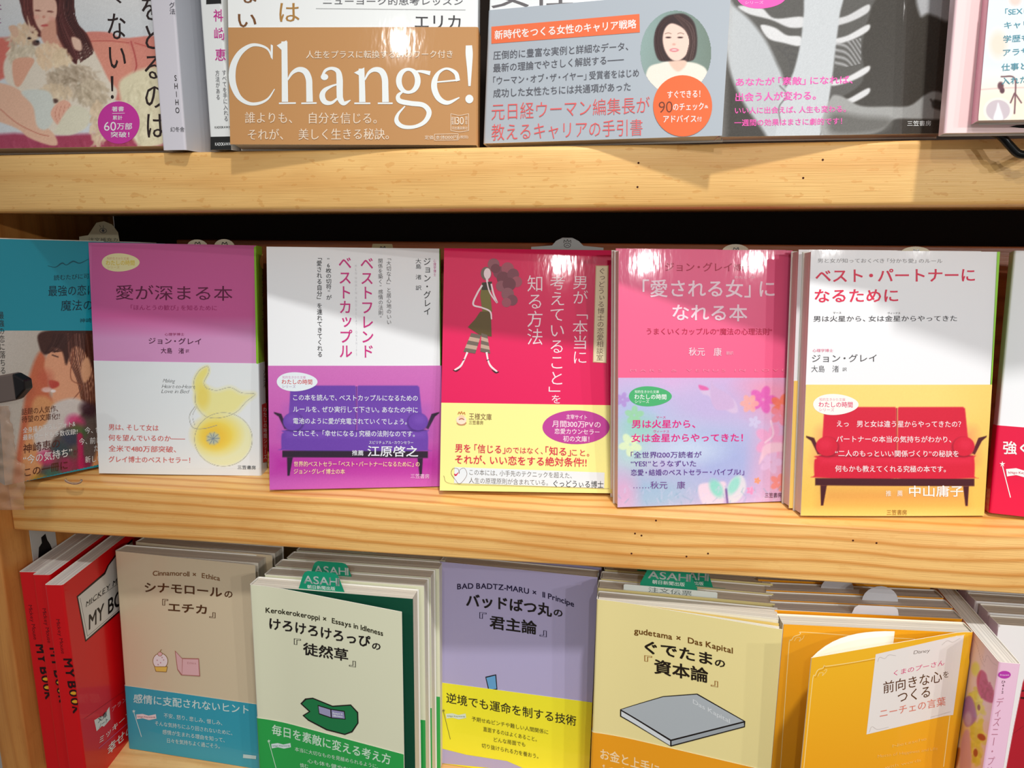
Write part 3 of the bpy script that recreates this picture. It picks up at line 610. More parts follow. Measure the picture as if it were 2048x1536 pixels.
A.ell(1905, 590, 16, 20, (96, 60, 70), .4); A.line([(1900, 500), (1985, 510), (1990, 640), (1985, 740)], 10, (120, 80, 88), 5); A.line([(1985, 610), (1960, 670)], 10, (120, 80, 88), 5); A.line([(1990, 610), (2030, 670)], 10, (120, 80, 88), 5); A.ell(1895, 560, 20, 26, (110, 70, 78), .5)
A.build('cover_picture', b.cover); p = Print(sh); TL = (84, 150, 168)
for t, x, y, n in (('「SEXは', 1925, 80, 170), ('キャリア', 1918, 166, 230), ('学歴も仕', 1912, 256, 230), ('アラサー', 1910, 344, 230), ('仕事とお', 1900, 440, 230), ('入れたい', 1900, 530, 230)): p.text(t, x, y, x+n, y-14, 46, TL, .008)
p.build('cover_lettering', b.cover)
# ------------------------------------------------------------------ middle row
b = Book('teal book with a dark-haired profile photo, leaning at the left end of the middle row', (-363, -18, -155.6, 1.05, -.04, -.04), 105, 148, 12, 'L', (28, 150, 170), (30, 150, 168), crop=(0, 420, 2.259))
sh = b.sheet(); A = Art(sh, -170, 545, 560, 1290, 3.4, (206, 200, 190))
A.hgrad(0, 200, (190, 182, 166), 0, .6)
A.poly([(180, 640), (215, 700), (225, 830), (250, 900), (140, 1262), (60, 1262), (90, 1000), (130, 760)], (206, 110, 74), 10)
A.poly([(245, 600), (300, 560), (440, 560), (480, 900), (420, 980), (300, 940), (240, 890), (235, 800), (200, 715), (215, 650)], (234, 168, 130), 6)
A.poly([(140, 900), (200, 840), (290, 900), (400, 860), (480, 900), (480, 1262), (120, 1262)], (226, 160, 106), 10)
A.poly([(175, 560), (260, 540), (480, 530), (480, 800), (440, 760), (380, 640), (330, 620), (300, 700), (280, 640), (240, 620), (215, 650), (195, 650), (178, 620)], (70, 38, 30), 5)
A.hair([(300, 560), (310, 680), (350, 780), (380, 940)], [(430, 560), (450, 720), (450, 860), (430, 980)], 26, 4, (92, 48, 36), 20)
A.hair([(240, 560), (230, 600), (200, 650)], [(330, 560), (290, 620), (250, 640)], 12, 4, (60, 32, 28), 12)
A.line([(330, 640), (320, 760), (370, 800), (310, 880), (300, 930)], 4, (150, 84, 60), 3); A.poly([(375, 680), (400, 670), (410, 740), (380, 780), (365, 730)], (230, 170, 130), 5)
A.line([(232, 632), (255, 640), (280, 636)], 5, (70, 36, 30), 4); A.line([(236, 655), (262, 664)], 5, (56, 30, 30), 4)
A.poly([(222, 770), (262, 776), (264, 796), (230, 806)], (196, 72, 60), 4); A.ell(210, 812, 22, 12, (238, 200, 190), .6); A.ell(240, 818, 12, 7, (250, 236, 232), .5); A.ell(205, 760, 36, 40, (206, 96, 74), .9, 0, .5)
A.poly([(240, 880), (330, 850), (400, 880), (440, 940), (420, 1060), (330, 1060), (200, 1120), (150, 1020), (210, 960)], (222, 214, 208), 8)
A.poly([(250, 1020), (330, 960), (400, 890), (430, 900), (440, 1060), (400, 1180), (330, 1240), (160, 1250), (190, 1160)], (96, 82, 76), 8)
for q, c in (((340, 960), (226, 60, 130)), ((400, 900), (60, 30, 40)), ((210, 1120), (206, 50, 110)), ((280, 1080), (40, 70, 84)), ((350, 1000), (70, 110, 60)), ((240, 1200), (60, 110, 96)), ((180, 1230), (190, 150, 40)), ((300, 1150), (160, 40, 90)), ((320, 1030), (40, 60, 90)), ((370, 1150), (150, 30, 80))): A.ell(q[0], q[1], 40, 34, c, .8, .4, .85)
A.line([(360, 1020), (370, 1250)], 26, (180, 30, 90), 12); A.grain(3)
A.build('cover_picture', b.cover, clip=lambda P: (P[:, 1] < 1250-(P[:, 0]-120)*.226-24) & (P[:, 1] > 546-P[:, 0]*.05))
p = Print(sh, .12); DT = (22, 60, 72)
p.text('読むたびに可愛く', 243, 306, 450, 296, 24, DT); p.text('最強の恋に落ちる', 218, 366, 560, 358, 48, (16, 44, 60), 0); p.text('魔法の言葉', 275, 432, 520, 426, 48, (16, 44, 60), 0); p.text('神崎恵', 360, 500, 440, 496, 20, DT)
p.brush([(215, 252), (250, 258), (280, 240), (300, 248), (330, 232), (360, 240), (400, 222)], [2, 3, 6, 3, 6, 4, 2], (14, 90, 106))
p.vtext('最強の恋に落ちる', 3, 460, 14, 740, 26, (50, 44, 40)); BR = (96, 44, 20)
p.text('話題の人気作、', 98, 912, 262, 896, 30, BR, .004); p.text('待望の文庫化!!', 98, 946, 270, 930, 30, BR, .004); p.text('全身撮り下ろしフォト&', 103, 996, 340, 964, 26, WH, .004); p.text('最新ワードも多数収録!!', 103, 1028, 350, 1000, 26, WH, .004)
p.text('神崎恵の', 104, 1080, 270, 1052, 42, (90, 36, 24), .006); p.text('“今の気持ち”', 104, 1130, 325, 1092, 40, WH, .006); p.text('が', 330, 1096, 352, 1092, 28, (110, 30, 60)); p.text('この一冊に', 110, 1186, 305, 1150, 40, (84, 34, 20), .006)
for t, x, y in (('今、色気が', 382, 996), ('今、前に出', 356, 1046), ('たい', 424, 1078), ('新しい私', 384, 1128)): p.text(t, x, y, x+26*len(t), y-10, 30, WH, 0)
p.build('cover_lettering', b.cover)

MJ = 'side by side on the middle shelf'
COLR = lambda c: tuple(c)
b = Book('pink-topped white book with a pencil drawing of a yellow gourd and red lettering', (-327.4, 18.7, -158.1, .139, .09, -.012), 105, 148, 13, 'R', (212, 104, 164), (150, 205, 40), band=(232, 238, 240), bandh=73.5, crop=(170, 420, 2.649), curve=.6)
sh = b.sheet(); shb = b.sheet('band')
A = Art(sh, 36, 185, 925, 815, 7, (206, 92, 154)); A.vgrad(560, 680, (214, 150, 198)); A.build('cover_tint', b.cover)  # pink print with some shade painted in, darker over the upper part
p = Print(sh); CR_ = (96, 14, 60)
p.ell(191, 278, 101, 48, (236, 226, 170), pt=.12); p.text('知的生きかた文庫', 118, 256, 235, 258, 14, (212, 160, 120)); p.text('わたしの時間', 112, 280, 265, 280, 27, (224, 196, 60), .014); p.text('シリーズ', 120, 303, 185, 304, 14, (212, 180, 90))
p.text('愛が深まる本', 165, 436, 782, 442, 78, CR_, .002); p.text('「ほんとうの歓び」を知るために', 245, 516, 700, 519, 28, (168, 40, 108), .002); p.text('心理学博士', 425, 658, 528, 658, 15, (150, 30, 90)); p.text('ジョン・グレイ', 340, 692, 618, 696, 34, (70, 10, 50), .006); p.text('大島　渚', 405, 744, 527, 746, 30, (70, 10, 50), .004); p.text('訳', 536, 746, 554, 746, 18, (90, 30, 70))
p.poly([(896, 195), (960, 195), (960, 820), (908, 820)], (140, 196, 36)); p.build('cover_lettering', b.cover)
A = Art(shb, 530, 815, 925, 1370, 4, (232, 238, 240)); Y1 = (240, 228, 120)
A.poly([(585, 960), (580, 900), (610, 848), (650, 828), (657, 860), (632, 915), (650, 960)], Y1, 14, alpha=.9)
A.poly([(588, 965), (640, 938), (700, 955), (770, 940), (830, 968), (900, 975), (855, 1015), (800, 1072), (720, 1100), (640, 1092), (592, 1030)], (240, 234, 150), 20, alpha=.9)
A.ell(625, 990, 36, 60, (238, 214, 90), .9, 0, .7); A.ell(735, 1215, 150, 140, (236, 238, 190), .12); A.ell(700, 1190, 115, 92, (244, 222, 96), .7); A.ell(690, 1200, 70, 60, (242, 204, 70), .8); A.ell(680, 1210, 34, 32, (190, 196, 170), .5)
for k in range(9): A.line([(680, 1210), (680+34*math.cos(k*.7), 1210+34*math.sin(k*.7))], 3, (110, 130, 150), 2)
GY = (150, 150, 140)
A.line([(585, 1040), (556, 1090), (572, 1150), (630, 1158), (700, 1140)], 3, GY, 2); A.line([(592, 1045), (572, 1090), (584, 1140)], 2, GY, 2)
A.line([(585, 960), (580, 900), (610, 848), (650, 828), (657, 860), (632, 915), (650, 950)], 2, GY, 2); A.line([(650, 945), (700, 955), (770, 940), (830, 968), (900, 975), (855, 1015), (800, 1072), (720, 1100), (640, 1092), (590, 1030), (588, 965)], 2, GY, 2)
A.line([(735+152*math.cos(t), 1215+142*math.sin(t)) for t in np.linspace(0, 6.28, 30)], 2, GY, 2); A.build('band_picture', b.band)
p = Print(shb); RD = (216, 92, 84)
for t, x0, x1, y in (('Making', 418, 480, 902), ('Heart-to-Heart', 412, 585, 932), ('Love in Bed', 410, 553, 958)): p.text(t, x0, y, x1, y+2, 20, (90, 90, 90), -.016, slant=.35)
for t, x1, y in (('男は、そして女は', 392, 1152), ('何を望んでいるのか――', 533, 1208), ('全米で480万部突破、', 485, 1265), ('グレイ博士のベストセラー！', 560, 1322)): p.text(t, 126, y-3, x1, y+2, 33, RD, -.002, mincho=.01)
p.text('三笠書房', 810, 1362, 905, 1364, 20, (40, 40, 44), .004); p.build('band_lettering', b.band)
p = Print(b.spsheet(), .14)
p.vtext('愛が深まる本', 950, 335, 950, 590, 26, (30, 60, 20), .01); p.ell(943, 272, 18, 40, (230, 190, 100)); p.build('spine_lettering', b.cover)
p = Print(b.spsheet('band'), .14); p.vtext('大島渚', 953, 840, 953, 940, 18, BK); p.poly([(936, 1030), (968, 1018), (968, 1330), (942, 1338)], (206, 40, 44)); p.vtext('わたしの時間シリーズ', 952, 1045, 954, 1320, 18, WH); p.build('band_spine_lettering', b.band)

# two books with a sofa on the band
def sofa(A, ox, oy, kx, ky, body, lite, dark, leg):
    f = lambda P: [(ox+x*kx, oy+y*ky) for x, y in P]
    for q in ([(-45, 140), (-5, 150), (30, 230), (12, 230), (-20, 165), (-45, 148)], [(862, 140), (820, 150), (788, 225), (802, 232), (838, 165), (862, 146)]): A.poly(f(q), leg, 2, False)
    for q in ([(45, 6), (50, 0), (398, 0), (405, 6), (405, 260), (30, 260)], [(412, 6), (418, 0), (742, 0), (752, 8), (778, 260), (412, 260)]): A.poly(f(q), body, 3, False)
    A.poly(f([(30, 120), (790, 120), (800, 260), (10, 260)]), lite, 50, False, .35)
    A.line(f([(407, 6), (404, 345)]), 3, dark, 3)
    A.poly(f([(8, 250), (30, 236), (400, 240), (402, 345), (10, 342), (-4, 330), (-4, 262)]), body, 3); A.poly(f([(405, 240), (770, 236), (798, 250), (800, 335), (790, 345), (406, 345)]), body, 3)
    A.line(f([(20, 238), (400, 241), (790, 238)]), 4, dark, 5, alpha=.8)
    A.poly(f([(20, 246), (790, 246), (780, 275), (30, 275)]), lite, 14, False, .5)
    for cx, s in ((62, 1), (742, -1)):
        A.ell(ox+cx*kx, oy+195*ky, 58*kx, 50*ky, dark, .2, 0, .55); A.ell(ox+(cx-4*s)*kx, oy+191*ky, 54*kx, 47*ky, body, .1); A.ell(ox+(cx-12*s)*kx, oy+180*ky, 30*kx, 24*ky, lite, .9, 0, .5)
    A.poly(f([(0, 345), (800, 348), (800, 384), (0, 380)]), leg, 2, False)
    for q in ([(26, 380), (58, 380), (40, 478), (28, 478)], [(742, 384), (772, 384), (766, 480), (754, 480)]): A.poly(f(q), leg, 2, False)
b = Book('white-topped book with a purple sofa printed on its magenta band', (-203.8, 4.7, -157.9, .235, .176, -.008), 105, 148, 10, 'R', (238, 240, 242), (86, 140, 40), band=(196, 80, 176), bandh=75.5, crop=(520, 420, 2.649))
sh = b.sheet(); shb = b.sheet('band')
p = Print(sh); MG = (206, 40, 128)
p.vtext('ベストフレンド', 566, 255, 570, 782, 66, MG, .012); p.vtext('ベストカップル', 450, 252, 455, 780, 66, MG, .012)
p.vtext('ジョン・グレイ', 885, 255, 886, 555, 38, BK, .004); p.vtext('大島　渚　訳', 839, 258, 840, 425, 30, (60, 60, 60)); p.vtext('心理学博士', 926, 262, 926, 350, 14, (200, 90, 150))
p.vtext('「大切な人」と居心地のいい', 682, 258, 684, 605, 24, (100, 96, 96)); p.vtext('関係を築く”感情の法則”', 638, 258, 640, 570, 24, (100, 96, 96)); p.vtext('”6枚の切符”が', 362, 255, 366, 475, 28, (40, 38, 40), .004); p.vtext('「愛される自分」を連れてきてくれる', 314, 255, 318, 778, 27, (40, 38, 40), .004)
p.vtext('MEN WOMEN AND RELATIONSHIPS', 508, 290, 512, 770, 12, (214, 214, 218)); p.build('cover_lettering', b.cover)
A = Art(shb, 40, 825, 975, 1478, 3.8, (206, 110, 186)); A.vgrad(840, 1200, (196, 88, 176)); A.poly([(60, 1290), (960, 1290), (960, 1400), (60, 1400)], (182, 42, 158), 60, False)
A.vgrad(1400, 1470, (202, 92, 184)); sofa(A, 118, 930, .965, 1., (106, 62, 168), (128, 84, 188), (52, 26, 96), (40, 22, 44)); A.grain(1.2); A.build('band_picture', b.band)
p = Print(shb, .14)
def oval(p, cx, cy, c, t1, t2, t3, egg=None):
    p.ell(cx, cy, 108, 50, c, pt=.14); p.text('知的生きかた文庫', cx-78, cy-24, cx+45, cy-23, 15, t1); p.text('わたしの時間', cx-82, cy, cx+80, cy+1, 27, t2, .014); p.text('シリーズ', cx-80, cy+25, cx-8, cy+26, 16, t3)
oval(p, 197, 910, (228, 238, 242), (210, 110, 170), (206, 60, 60), (170, 120, 170)); WL = (228, 232, 240)
for t, x1, y in (('この本を読んで、ベストカップルになるための', 836, 995), ('ルールを、ぜひ実行して下さい。あなたの中に', 836, 1057), ('電池のように愛が充電されていくでしょう。', 778, 1119), ('これこそ、「幸せになる」究極の法則なのです。', 820, 1184)): p.text(t, 176, y-2, x1, y+2, 32, WL, .008)
p.text('スピリチュアル・カウンセラー', 578, 1231, 812, 1232, 18, WL, .004); p.text('推薦', 488, 1286, 548, 1287, 28, WL, .008); p.text('江原啓之', 570, 1277, 838, 1279, 56, WL, .014)
p.text('世界的ベストセラー「ベスト・パートナーになるために」の', 180, 1345, 846, 1346, 28, (250, 226, 170), .006); p.text('ジョン・グレイ博士の本', 180, 1384, 450, 1385, 28, (250, 226, 170), .006); p.text('三笠書房', 798, 1409, 897, 1410, 24, (240, 200, 232), .002)
p.build('band_lettering', b.band)

b = Book('crimson book with a slender cartoon lady in green dress and a pale yellow band', (-99.9, 15, -156.4, .12, .24, -.006), 105, 148, 12, 'R', (226, 0, 86), (210, 0, 80), band=(246, 240, 150), bandh=53.2, crop=(870, 420, 2.56))
sh = b.sheet(); shb = b.sheet('band'); p = Print(sh); W0 = (246, 226, 232)
p.vtext('男が「本当に', 745, 340, 742, 785, 76, W0, -.004); p.vtext('考えていること」', 628, 335, 622, 930, 78, W0, -.004); p.text('を', 598, 968, 642, 969, 46, W0); p.vtext('知る方法', 514, 335, 512, 690, 80, W0, -.004)
p.poly([(822, 284), (889, 284), (878, 784), (808, 780)], (214, 170, 130)); p.poly([(826, 288), (885, 288), (874, 780), (812, 776)], (244, 232, 190)); p.vtext('ぐっどうぃる博士の恋愛相談室', 855, 298, 843, 770, 34, (90, 60, 40), 0)
HC = [(150, 90, 100), (132, 70, 84), (168, 84, 100), (120, 60, 72)]
for i, (x, y, r) in enumerate([(300, 278, 30), (330, 320, 32), (372, 300, 32), (350, 350, 34), (340, 390, 28), (400, 330, 30), (418, 368, 28), (380, 380, 34), (372, 430, 32), (395, 462, 28), (366, 474, 24), (310, 300, 24)]): p.ell(x, y, r, r, HC[i % 4])
SK = (244, 222, 226)
p.ell(262, 325, 27, 34, (120, 106, 96)); p.ell(268, 326, 18, 28, SK); p.poly([(262, 345), (272, 345), (274, 380), (262, 378)], SK)
p.poly([(240, 372), (292, 366), (284, 440), (292, 520), (272, 540), (244, 530), (232, 440)], (122, 112, 50)); p.poly([(232, 520), (286, 520), (290, 648), (230, 640), (168, 600), (205, 560)], (96, 76, 30)); p.poly([(242, 372), (292, 366), (288, 410), (240, 410)], (58, 50, 34))
p.brush([(242, 385), (215, 430), (196, 484), (240, 500), (282, 520), (290, 560)], [9, 9, 9, 8, 8, 6], SK); p.brush([(288, 378), (300, 430), (318, 475), (280, 420), (262, 350)], [8, 9, 8, 7, 6], SK)
for i in range(5):
    c = (190, 160, 140) if i % 2 else (110, 96, 84); y0, y1 = 640+i*19, 640+(i+1)*19
    p.poly([(186-i*8, y0-10), (236-i*6, y0), (230-i*6, y1), (178-i*8, y1-10)], c); p.poly([(238-i, y0-10), (268+i*3, y0), (271+i*3, y1), (237-i, y1-10)], c)
p.brush([(166, 728), (148, 770), (130, 800), (100, 820)], [10, 8, 10, 8], SK); p.brush([(264, 728), (272, 770), (286, 800), (318, 828)], [10, 8, 10, 8], SK)
p.brush([(92, 820), (110, 824), (130, 812)], [3, 6, 2], (40, 24, 24)); p.brush([(290, 818), (312, 832), (328, 828)], [2, 7, 3], (40, 24, 24)); p.brush([(142, 770), (152, 764)], 4, (40, 24, 24)); p.brush([(264, 770), (278, 766)], 4, (40, 24, 24))
p.build('cover_lettering', b.cover)
p = Print(shb); BW = (130, 96, 60)
p.ell(722, 1112, 172, 87, (190, 60, 150))
p.text('主宰サイト', 672, 1058, 778, 1062, 24, W0, .008); p.text('月間300万PVの', 600, 1094, 848, 1099, 34, W0, .006); p.text('恋愛カウンセラー', 612, 1132, 842, 1137, 28, W0, .008); p.text('初の文庫！', 656, 1170, 790, 1173, 30, W0, .008)
p.ell(135, 1075, 26, 22, (250, 224, 200)); p.ell(136, 1062, 15, 14, (246, 206, 170)); p.brush([(112, 1090), (122, 1098), (136, 1100), (150, 1098), (160, 1088)], 6, (206, 140, 100)); p.brush([(118, 1046), (124, 1034), (130, 1044), (136, 1032), (142, 1044), (150, 1036), (154, 1048)], 4, (206, 130, 60)); p.brush([(122, 1074), (136, 1068), (150, 1074)], 5, (170, 90, 80))
p.text('王様文庫', 174, 1056, 290, 1060, 34, BW, .0); p.text('三笠書房', 174, 1087, 247, 1089, 20, BW, .004); RR = (214, 20, 70)
p.text('男を「信じる」', 103, 1218, 360, 1226, 44, RR, .01); p.text('のではなく、', 364, 1228, 552, 1234, 34, RR, .004); p.text('「知る」', 566, 1232, 696, 1238, 44, RR, .01); p.text('こと。', 700, 1240, 790, 1244, 36, RR, .004)
p.text('それが、いい恋をする絶対条件!!', 103, 1276, 776, 1292, 46, RR, .01)
p.poly([(100, 1316), (868, 1344), (866, 1424), (98, 1398)], (226, 232, 236)); p.text('この本には、小手先のテクニックを超えた、', 176, 1342, 700, 1360, 30, (90, 80, 70)); p.text('人生の原理原則が含まれている。', 174, 1384, 578, 1396, 30, (90, 80, 70)); p.text('ぐっどうぃる博士', 606, 1400, 862, 1406, 36, BK, .008)
p.brush([(124, 1350), (118, 1326), (92, 1324), (84, 1350), (104, 1380), (124, 1402), (150, 1380), (164, 1350), (150, 1322), (128, 1330), (124, 1350)], 2, (120, 90, 70)); p.brush([(44, 1360), (80, 1400), (300, 1410), (600, 1418), (890, 1426)], 1.6, (130, 110, 80)); p.brush([(100, 1350), (106, 1358), (120, 1344)], [5, 8, 3], RR)
p.build('band_lettering', b.band)

b = Book('bright pink book with white title and a dreamy pastel flower band', (7, 7.3, -158.1, .263, .134, -.006), 105, 148, 10, 'R', (240, 96, 140), (206, 30, 90), band=(210, 170, 214), bandspine=(216, 40, 110), bandh=73.2, crop=(1210, 440, 2.561), pages=(238, 196, 186))
sh = b.sheet(); shb = b.sheet('band'); p = Print(sh); TW = (246, 214, 226); DR = (176, 16, 66)
p.text('ジョン・グレイ', 308, 240, 650, 242, 46, DR, .006); p.text('博士の', 660, 243, 775, 244, 36, DR, .002)
p.text('「愛される女」に', 192, 350, 868, 352, 88, TW, .014); p.text('わたし・か', 662, 293, 768, 294, 14, TW); p.text('なれる本', 345, 473, 728, 476, 84, TW, .014)
p.text('うまくいくカップルの“魔法の心理法則”', 213, 570, 855, 572, 34, (190, 20, 70), .006); p.text('秋元　康', 428, 674, 596, 676, 42, TW, .004); p.text('翻訳', 620, 681, 656, 681, 18, (236, 180, 200))
p.text('M A R S   &   V E N U S   I N   L O V E', 128, 770, 925, 768, 13, (248, 130, 164)); p.build('cover_lettering', b.cover)
A = Art(shb, 62, 808, 975, 1476, 4, (206, 176, 220)); A.rng = np.random.RandomState(9)
for x, y, rx, ry, c in ((300, 860, 260, 70, (216, 178, 222)), (160, 1000, 160, 140, (170, 190, 226)), (480, 1100, 260, 180, (176, 200, 226)), (620, 1250, 200, 150, (160, 176, 224)), (900, 1250, 120, 200, (228, 170, 200)), (850, 900, 160, 100, (238, 150, 178)), (130, 1180, 110, 120, (176, 216, 210)), (250, 1400, 220, 100, (150, 190, 214)), (90, 1400, 70, 90, (226, 170, 206)), (560, 960, 200, 90, (196, 176, 222)), (180, 1060, 90, 60, (150, 206, 190)), (420, 1180, 160, 60, (200, 214, 236))): A.ell(x, y, rx, ry, c, 1.2, 0, .8)
def flower(x, y, r, c, n=5, a0=0, al=.85):
    for k in range(n): A.ell(x+r*.6*math.cos(a0+k*6.283/n), y+r*.6*math.sin(a0+k*6.283/n), r*.5, r*.34, c, .35, a0+k*6.283/n, al)
flower(810, 920, 66, (222, 90, 180)); flower(740, 940, 44, (240, 170, 160), 6); flower(905, 950, 56, (240, 120, 90)); flower(130, 1150, 56, (226, 240, 190), 5, .4); flower(150, 1000, 46, (150, 210, 160), 5, 1); flower(765, 1035, 30, (206, 200, 232)); flower(900, 1000, 50, (236, 140, 160)); flower(890, 1345, 44, (238, 140, 130)); flower(780, 1335, 16, (244, 150, 100)); flower(850, 1130, 80, (232, 160, 200)); flower(90, 920, 36, (176, 140, 210)); flower(850, 1240, 56, (222, 190, 226)); flower(745, 1385, 20, (236, 140, 190))
A.poly([(480, 850), (540, 870), (600, 900), (660, 920), (680, 980), (640, 985), (560, 930), (530, 900), (500, 890)], (214, 190, 222), 5); A.poly([(545, 815), (560, 850), (640, 900), (660, 960), (570, 970), (540, 900)], (206, 176, 216), 5); A.poly([(480, 845), (520, 855), (530, 870), (490, 870)], (226, 100, 170), 4)
A.poly([(480, 1360), (560, 1345), (620, 1350), (590, 1476), (500, 1450)], (226, 206, 226), 6); A.poly([(640, 1340), (700, 1310), (722, 1370), (680, 1440), (620, 1440)], (214, 214, 226), 6); A.ell(570, 1375, 30, 50, (140, 210, 200), .6, -.5); A.ell(660, 1360, 24, 50, (150, 214, 206), .6, .5); A.line([(620, 1380), (630, 1476)], 10, (110, 80, 150), 8)
A.poly([(820, 1150), (900, 1140), (935, 1170), (900, 1185), (830, 1200), (790, 1250), (800, 1200)], (236, 196, 214), 6); A.line([(850, 1030), (860, 1100), (820, 1140)], 10, (236, 200, 220), 6)
for k in range(70):
    x, y = A.rng.rand()*880+70, 1380+A.rng.rand()*90; A.line([(x, y), (x+A.rng.randn()*14, y-20)], 6, (206, 200, 230) if k % 3 else (130, 170, 200), 5, alpha=.4)
A.grain(1.5); A.build('band_picture', b.band)
p = Print(shb, .14); VP = (92, 40, 140); HP = (226, 20, 130)
p.ell(232, 903, 110, 51, (70, 176, 110), pt=.14); p.text('知的生きかた文庫', 152, 879, 276, 880, 15, WH); p.text('わたしの時間', 150, 905, 314, 906, 27, WH, .014); p.text('シリーズ', 152, 930, 226, 930, 17, WH, .004)
p.text('男は火星から、', 137, 1044, 462, 1044, 42, HP, .016); p.text('女は金星からやってきた！', 135, 1116, 706, 1114, 42, HP, .016); p.text('マース', 262, 1010, 310, 1010, 13, HP); p.text('ヴィーナス', 248, 1082, 328, 1082, 14, HP)
p.text('「全世界1200万読者が', 132, 1203, 494, 1201, 32, VP, .006); p.text('“YES!”とうなずいた', 132, 1247, 466, 1247, 32, VP, .006); p.text('恋愛・結婚のベストセラー・バイブル!」', 132, 1293, 712, 1290, 32, VP, .006); p.text('……秋元　康', 145, 1357, 410, 1357, 38, (110, 60, 140), -.002); p.text('三笠書房', 818, 1409, 903, 1408, 24, (90, 40, 60), .002)
p.build('band_lettering', b.band)
b.copies([(1.2, 10.6, 0, 'bright pink book directly behind the front pink one')], ('lettering', 'picture', 'tint'))

b = Book('white-topped book with a red sofa printed on its yellow band', (109.4, 9.6, -158.1, .156, .12, -.003), 105, 148, 11, 'R', (240, 240, 242), (150, 214, 60), band=(248, 208, 108), bandspine=(240, 90, 110), bandh=74, crop=(1580, 440, 2.4), pages=(240, 208, 196), curve=.8)
sh = b.sheet(); shb = b.sheet('band'); p = Print(sh); RE = (222, 28, 72)
p.text('男と女が知っておくべき「分かち愛」のルール', 132, 195, 728, 197, 21, (150, 146, 146)); p.text('ベスト・パートナーに', 122, 268, 885, 264, 66, RE, .014); p.text('なるために', 118, 364, 515, 362, 66, RE, .014)
p.text('男は火星から、女は金星からやってきた', 112, 474, 798, 472, 28, (60, 56, 60), .002); p.text('マース', 205, 445, 244, 445, 11, BK); p.text('ヴィーナス', 465, 447, 525, 447, 11, BK)
p.text('心理学博士', 108, 626, 205, 626, 15, (226, 110, 140)); p.text('ジョン・グレイ', 105, 664, 412, 662, 38, (60, 56, 58), -.002); p.text('大島　渚', 102, 714, 232, 714, 32, (90, 88, 90), -.004); p.text('訳', 250, 716, 270, 716, 18, (110, 110, 110)); p.poly([(994, 145), (1040, 145), (1010, 805), (963, 805)], (150, 214, 60)); p.build('cover_lettering', b.cover)
A = Art(shb, 50, 790, 985, 1425, 3.5, (250, 216, 122)); A.vgrad(900, 1290, (240, 196, 92)); A.poly([(150, 1275), (840, 1275), (850, 1370), (140, 1370)], (226, 158, 76), 40, False, .8); A.vgrad(1370, 1420, (250, 210, 116), 0, .9); A.hgrad(700, 980, (226, 176, 70), 0, .25)
sofa(A, 120, 897, .955, .99, (214, 22, 54), (232, 44, 76), (120, 4, 30), (70, 16, 26)); A.grain(1.2); A.build('band_picture', b.band)
p = Print(shb, .14); oval(p, 218, 885, (246, 244, 236), (226, 130, 150), (226, 60, 110), (226, 120, 150)); WP = (250, 224, 226)
for t, x0, x1, y in (('えっ　男と女は違う星からやってきたの？', 222, 818, 978), ('パートナーの本当の気持ちがわかり、', 220, 770, 1051), ('“二人のもっといい関係づくり”の秘訣を', 214, 806, 1120), ('何もかも教えてくれる究極の本です。', 214, 744, 1193)): p.text(t, x0, y-1, x1, y+1, 31, WP, .01)
p.text('推　薦', 455, 1310, 535, 1310, 28, (250, 236, 220), .004); p.text('中山庸子', 566, 1300, 828, 1300, 52, (252, 240, 236), .014); p.text('三笠書房', 460, 1401, 556, 1401, 25, (150, 110, 40), .002); p.build('band_lettering', b.band)
b.copies([(-2.2, 11.6, 0, 'red sofa book standing second, behind the one in front')], ('lettering', 'picture', 'tint'))

b = Book('white book with crimson band and white flag drawing at the middle row right end', (216.6, 27, -157, -.2, .16, 0), 105, 148, 10, 'L', (240, 242, 244), (238, 234, 226), band=(228, 12, 66), bandh=50, crop=(1580, 440, 2.4))
p = Print(b.sheet('band')); p.text('強くなる', 1022, 1092, 1290, 1100, 62, WH, .018)
def flag(p, x, y, x1, y1, k, c, fc, tc, words=True):
    p.brush([(x, y), (x1, y1)], 4*k, c); st = [(x+r*k*math.cos(a), y-8*k+r*k*math.sin(a)) for a, r in [(-1.57+i*.628, 13 if i % 2 == 0 else 5) for i in range(10)]]; p.poly(st, c)
    q = [(x+16*k, y+14*k), (x+60*k, y+10*k), (x+100*k, y+22*k), (x+150*k, y+12*k), (x+154*k, y+42*k), (x+104*k, y+52*k), (x+60*k, y+40*k), (x+20*k, y+46*k)]
    p.poly(q, fc)
    if words: p.text('Ichigo Keywords', x+26*k, y+28*k, x+146*k, y+32*k, 10*k, tc, .012)
flag(p, 1019, 1180, 1058, 1332, 1.1, WH, WH, (200, 20, 70)); p.build('band_lettering', b.band)
